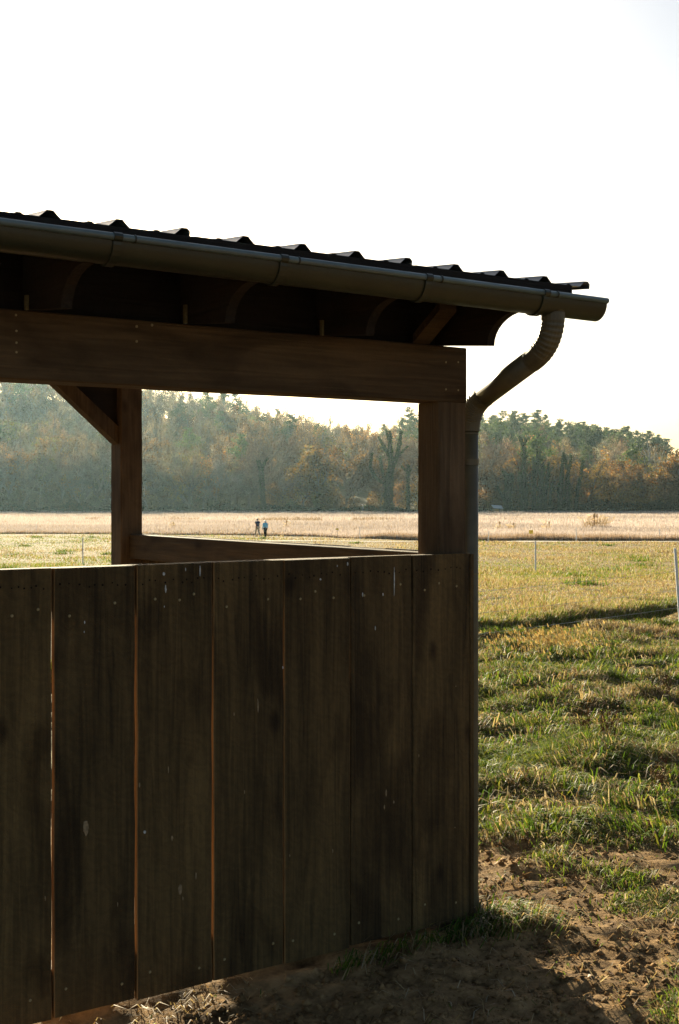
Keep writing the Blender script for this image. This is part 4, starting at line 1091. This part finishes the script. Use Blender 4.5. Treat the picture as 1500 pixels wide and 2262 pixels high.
# ------------------------------------------------------------------ electric fence
def step_post(label, base, top, r=.011, clips=True, group='white fence posts'):
    b = Vector(base); t = Vector(top); e = bpy.data.objects.new('fence_post', None); C.objects.link(e); e.location = b
    tag(e, label, 'fence post', group); d = t-b; L = d.length; u = d.normalized()
    mb = MB(); mb.tube([u*-.15, u*L*.5, u*L], [r, r, r*.9], 6); mb.build('shaft', M['white'], e)
    for k in range(4):
        mb = MB(); p = u*L*(.25+.23*k); mb.tube([p+Vector((-r, 0, 0)), p+Vector((-r-.014, 0, .004)), p+Vector((-r-.014, 0, .016)), p+Vector((-r-.003, 0, .022))], .004, 4); mb.build('wire_clip', M['white'], e)
    mb = MB(); mb.box(-.004, .07, -.012, .012, .03, .04); mb.build('foot_tread', M['white'], e)
    return b, u, L
def post_px(label, px, pyb, pyt, pxt=None, r=.011):
    x, y, z = hit(px, pyb); z = float(gz(x, y)); pxt = px if pxt is None else pxt
    return step_post(label, (x, y, z), (at(pxt, y), y, EYE-(pyt-HOR)/F*y), r)
near = post_px('white fence post leaning left at the right picture edge, nearest of all', 1503, 1372, 1211, 1491, .024)
mid = post_px('white fence post standing alone in the golden meadow right of the downpipe', 1183, 1262, 1195, None, .032)
lft = post_px('white fence post in the green meadow left of the back post', 183, 1247, 1187, None, .026)
far = [post_px(lb, a, b, c_, d_, .034) for lb, a, b, c_, d_ in (
    ('far white fence post leaning beside the downpipe at the track', 1078, 1200, 1172, 1080), ('far white fence post by the track, middle one right of the yellow sign', 1273, 1196, 1165, None),
    ('far white fence post by the track nearest the right picture edge', 1457, 1195, 1168, None), ('far white fence post seen between the walkers and the corner post', 795, 1192, 1163, None))]
fl = post_px('far thin white fence post at the crop edge on the far left', 80, 1176, 1156, None, .03)
x2, y2 = at(700, 14.0), 14.0
hidp = step_post('white fence post hidden behind the board wall', (x2, y2, float(gz(x2, y2))), (x2, y2, float(gz(x2, y2))+1.1)) if False else None
def wire(label, a, b, sag, r, n=14):
    a, b = Vector(a), Vector(b); pts = [a.lerp(b, k/n)-Vector((0, 0, sag*4*(k/n)*(1-k/n))) for k in range(n+1)]
    mb = MB(); mb.tube(pts, r, 4); o = mb.build('fence_wire', M['wire']); tag(o, label, 'wire', 'fence wires'); return o
def on(p, f): return p[0]+p[1]*p[2]*f
zq = float(gz(x2, y2))
for f, lb in ((.23, 'lowest polywire running left along the bank from the nearest fence post'), (.46, 'second polywire above the bank from the nearest fence post'), (.70, 'third polywire above the bank from the nearest fence post')):
    wire(lb, on(near, f), (x2, y2, zq+1.1*f), .02, .0022)
for f, lb in ((.5, 'lower polywire left of the green meadow fence post'), (.85, 'upper polywire left of the green meadow fence post')):
    wire(lb, on(lft, f), (at(-400, 38), 38, float(gz(at(-400, 38), 38))+1.1*f), .03, .004)
for f, lb in ((.45, 'lower polywire along the track by the crop'), (.8, 'upper polywire along the track by the crop')):
    wire(lb, on(far[3], f), on(far[0], f), .03, .007); 
# yellow warning sign on the fence by the crop
Y = 103.0; x = at(1173, Y); z = EYE-(1175-HOR)/F*Y
mb = MB(); mb.box(-.17, .17, -.01, .01, -.15, .15); o = mb.build('warning_sign', M['yellow']); o.location = (x, Y, z); tag(o, 'small yellow fence warning sign in front of the crop', 'sign')
mb = MB(); zb = float(gz(x, Y))-z; mb.tube([(0, .02, zb-.1), (0, .02, .12)], .014, 6); mb.build('stake', M['chip'], o)
Y = 118.0; x = at(745, Y); z = EYE-(1169-HOR)/F*Y
mb = MB(); mb.box(-.13, .13, -.01, .01, -.08, .08); o = mb.build('warning_sign', M['yellow']); o.location = (x, Y, z); tag(o, 'tiny yellow fence sign between the walkers and the corner post', 'sign')
mb = MB(); zb = float(gz(x, Y))-z; mb.tube([(0, .02, zb-.1), (0, .02, .06)], .014, 6); mb.build('stake', M['chip'], o)

# ------------------------------------------------------------------ people
def skin(name, pts, edges, m_, parent, root=0, sub=1):
    me = bpy.data.meshes.new(name); me.from_pydata([p[:3] for p in pts], edges, [])
    o = link(name, me, parent); md = o.modifiers.new('skin', 'SKIN'); md.use_smooth_shade = True
    sl = me.skin_vertices[0]
    for k, p in enumerate(pts): sl.data[k].radius = (p[3], p[4] if len(p) > 4 else p[3])
    sl.data[root].use_root = True
    sb = o.modifiers.new('sub', 'SUBSURF'); sb.levels = sub; sb.render_levels = sub
    dg = bpy.context.evaluated_depsgraph_get(); ev = o.evaluated_get(dg); me2 = bpy.data.meshes.new_from_object(ev)
    o.modifiers.clear(); o.data = me2; me2.materials.clear(); me2.materials.append(m_); return o
M['skin'] = plain('skin', (.42, .25, .17), rough=.6, var=.08)
def person(label, px, pyb, H, heading, shirt, trouser, hair, shoe, stride, yoke=None, long_sleeve=False, hair_r=.095):
    Y = hit(px, pyb)[1]; x = at(px, Y); e = bpy.data.objects.new('person', None); C.objects.link(e)
    e.location = (x, Y, float(gz(x, Y))+.02); e.rotation_euler = (0, 0, heading); s = H/1.78; e.scale = (s, s, s)
    tag(e, label, 'person', 'walkers'); f = stride
    # +y is forward; joints: pelvis, spine, chest, neck, head; arms; legs
    L = {'pel': (0, 0, .95, .125, .10), 'sp': (0, .01, 1.15, .125, .09), 'ch': (0, .02, 1.36, .15, .10), 'nk': (0, .03, 1.50, .055), 'hd': (0, .05, 1.60, .075, .085), 'ht': (0, .05, 1.72, .065, .075), 'ns': (0, .12, 1.62, .02),
         'sl': (-.19, .02, 1.42, .06), 'el': (-.235, -.05-f*.08, 1.15, .042), 'wl': (-.235, .06-f*.20, .92, .032), 'hl': (-.23, .09-f*.22, .83, .028, .04),
         'sr': (.19, .02, 1.42, .06), 'er': (.235, .02+f*.06, 1.15, .042), 'wr': (.235, .10+f*.18, .93, .032), 'hr': (.23, .13+f*.20, .84, .028, .04),
         'pl': (-.10, 0, .88, .085), 'kl': (-.11, .05+f*.20, .49, .058), 'al': (-.11, -.02+f*.36, .09, .040), 'tl': (-.11, .14+f*.36, .03, .035),
         'pr': (.10, 0, .88, .085), 'kr': (.11, .03-f*.10, .49, .058), 'ar': (.11, -.10-f*.30, .12, .040), 'tr': (.11, .03-f*.30, .03, .035)}
    def sub_(names, ed_, grow_=0.0): return [(*L[k][:3], *[r+grow_ for r in L[k][3:]]) for k in names], [(names.index(a), names.index(b)) for a, b in ed_]
    names = list(L); ed_ = [('pel','sp'),('sp','ch'),('ch','nk'),('nk','hd'),('hd','ht'),('hd','ns'),('ch','sl'),('sl','el'),('el','wl'),('wl','hl'),('ch','sr'),('sr','er'),('er','wr'),('wr','hr'),('pel','pl'),('pl','kl'),('kl','al'),('al','tl'),('pel','pr'),('pr','kr'),('kr','ar'),('ar','tr')]
    p_, e_ = sub_(names, ed_); body = skin('body', p_, e_, M['skin'], e, 0)
    for sgn, k in ((-1, 'hl'), (1, 'hr')):     # fingers and thumb
        hx, hy, hz = L[k][:3]; mb = MB()
        for j, ln in enumerate((.062, .075, .070, .055)):
            mb.tube([(hx, hy-.025+.017*j, hz-.01), (hx-sgn*.004, hy-.025+.018*j, hz-.01-ln*.55), (hx-sgn*.018, hy-.022+.018*j, hz-.01-ln)], [.010, .009, .007], 5)
        mb.tube([(hx, hy+.03, hz+.03), (hx-sgn*.012, hy+.055, hz), (hx-sgn*.014, hy+.06, hz-.025)], [.011, .010, .008], 5)
        mb.build('hand', M['skin'], e, smooth=True)
    tn = ['pel', 'sp', 'ch', 'nk', 'sl', 'sr', 'el', 'er'] + (['wl', 'wr'] if long_sleeve else [])
    te = [('pel','sp'),('sp','ch'),('ch','nk'),('ch','sl'),('ch','sr'),('sl','el'),('sr','er')] + ([('el','wl'),('er','wr')] if long_sleeve else [])
    save = dict(L)
    if not long_sleeve:
        for a, b in (('sl', 'el'), ('sr', 'er')):
            L[b] = tuple(L[a][i]*.35+L[b][i]*.65 for i in range(3))+(.055,)
    L['nk'] = (*L['nk'][:2], 1.46, .05); L['pel'] = (0, 0, .93, .135, .11)
    p_, e_ = sub_(tn, te, .034); skin('shirt', p_, e_, shirt, e, 0); L.update(save)
    p_, e_ = sub_(['pel', 'pl', 'kl', 'al', 'pr', 'kr', 'ar'], [('pel','pl'),('pl','kl'),('kl','al'),('pel','pr'),('pr','kr'),('kr','ar')], .034); skin('trousers', p_, e_, trouser, e, 0)
    for a, t_ in (('al', 'tl'), ('ar', 'tr')): 
        A, B = L[a], L[t_]; skin('shoe', [(A[0], A[1]-.03, max(A[2]-.05, .045), .045), (A[0], (A[1]+B[1])/2, B[2]+.015, .046), (B[0], B[1]+.03, B[2]+.012, .036)], [(0, 1), (1, 2)], shoe, e, 1)
    skin('hair', [(0, .0, 1.60, hair_r*.80), (0, .0, 1.68, hair_r), (0, .04, 1.74, hair_r*.85)] + ([(0, -.03, 1.52, hair_r*.7)] if yoke else []), [(0, 1), (1, 2)] + ([(0, 3)] if yoke else []), hair, e, 0)
    for sgn in (-1, 1):
        mb = MB(); mb.tube([(sgn*.075, .04, 1.585), (sgn*.088, .03, 1.615), (sgn*.075, .035, 1.645)], [.012, .02, .012], 6); mb.build('ear', M['skin'], e, smooth=True)
    if yoke: skin('collar', [(-.18, .015, 1.40, .088), (0, .0, 1.43, .142, .135), (.18, .015, 1.40, .088), (0, .02, 1.49, .07)], [(0, 1), (1, 2), (1, 3)], yoke, e, 1)
    return e
navy = plain('navy cotton', (.022, .045, .10), rough=.9, spec=.15, var=.2); khaki = plain('khaki cotton', (.50, .41, .29), rough=.9, spec=.15, var=.15)
dark = plain('dark hair', (.035, .02, .012), rough=.6); wht = plain('white hair', (.80, .80, .78), rough=.7, var=.08); blue = plain('light blue fleece', (.16, .58, .85), rough=.9, spec=.15, var=.12)
black = plain('black cloth', (.012, .011, .010), rough=.9, spec=.15); shoe_l = plain('pale grey shoe', (.42, .44, .48), rough=.7)
person('person with dark hair in a navy shirt and khaki trousers, walking left', 569, 1184.5, 1.80, R(36), navy, khaki, dark, shoe_l, .55)
person('person with white hair in a light blue top and black trousers, walking away', 586, 1186, 1.66, R(30), blue, black, wht, black, -.5, yoke=black, long_sleeve=True, hair_r=.115)

# ------------------------------------------------------------------ haze in the valley
mb = MB(); mb.box(-700, 700, -70, 770, -8, 125)
hz = mb.build('haze', None); tag(hz, 'thin pale autumn haze lying in the valley', 'haze', kind='stuff')
hm = bpy.data.materials.new('valley haze'); hm.use_nodes = True; hn = hm.node_tree.nodes; hn.clear()
ou = hn.new('ShaderNodeOutputMaterial'); pv = hn.new('ShaderNodeVolumePrincipled')
pv.inputs['Color'].default_value = (.60, .88, 1.0, 1); pv.inputs['Density'].default_value = 0.000058; pv.inputs['Anisotropy'].default_value = .65
hm.node_tree.links.new(pv.outputs[0], ou.inputs['Volume']); hz.data.materials.append(hm)
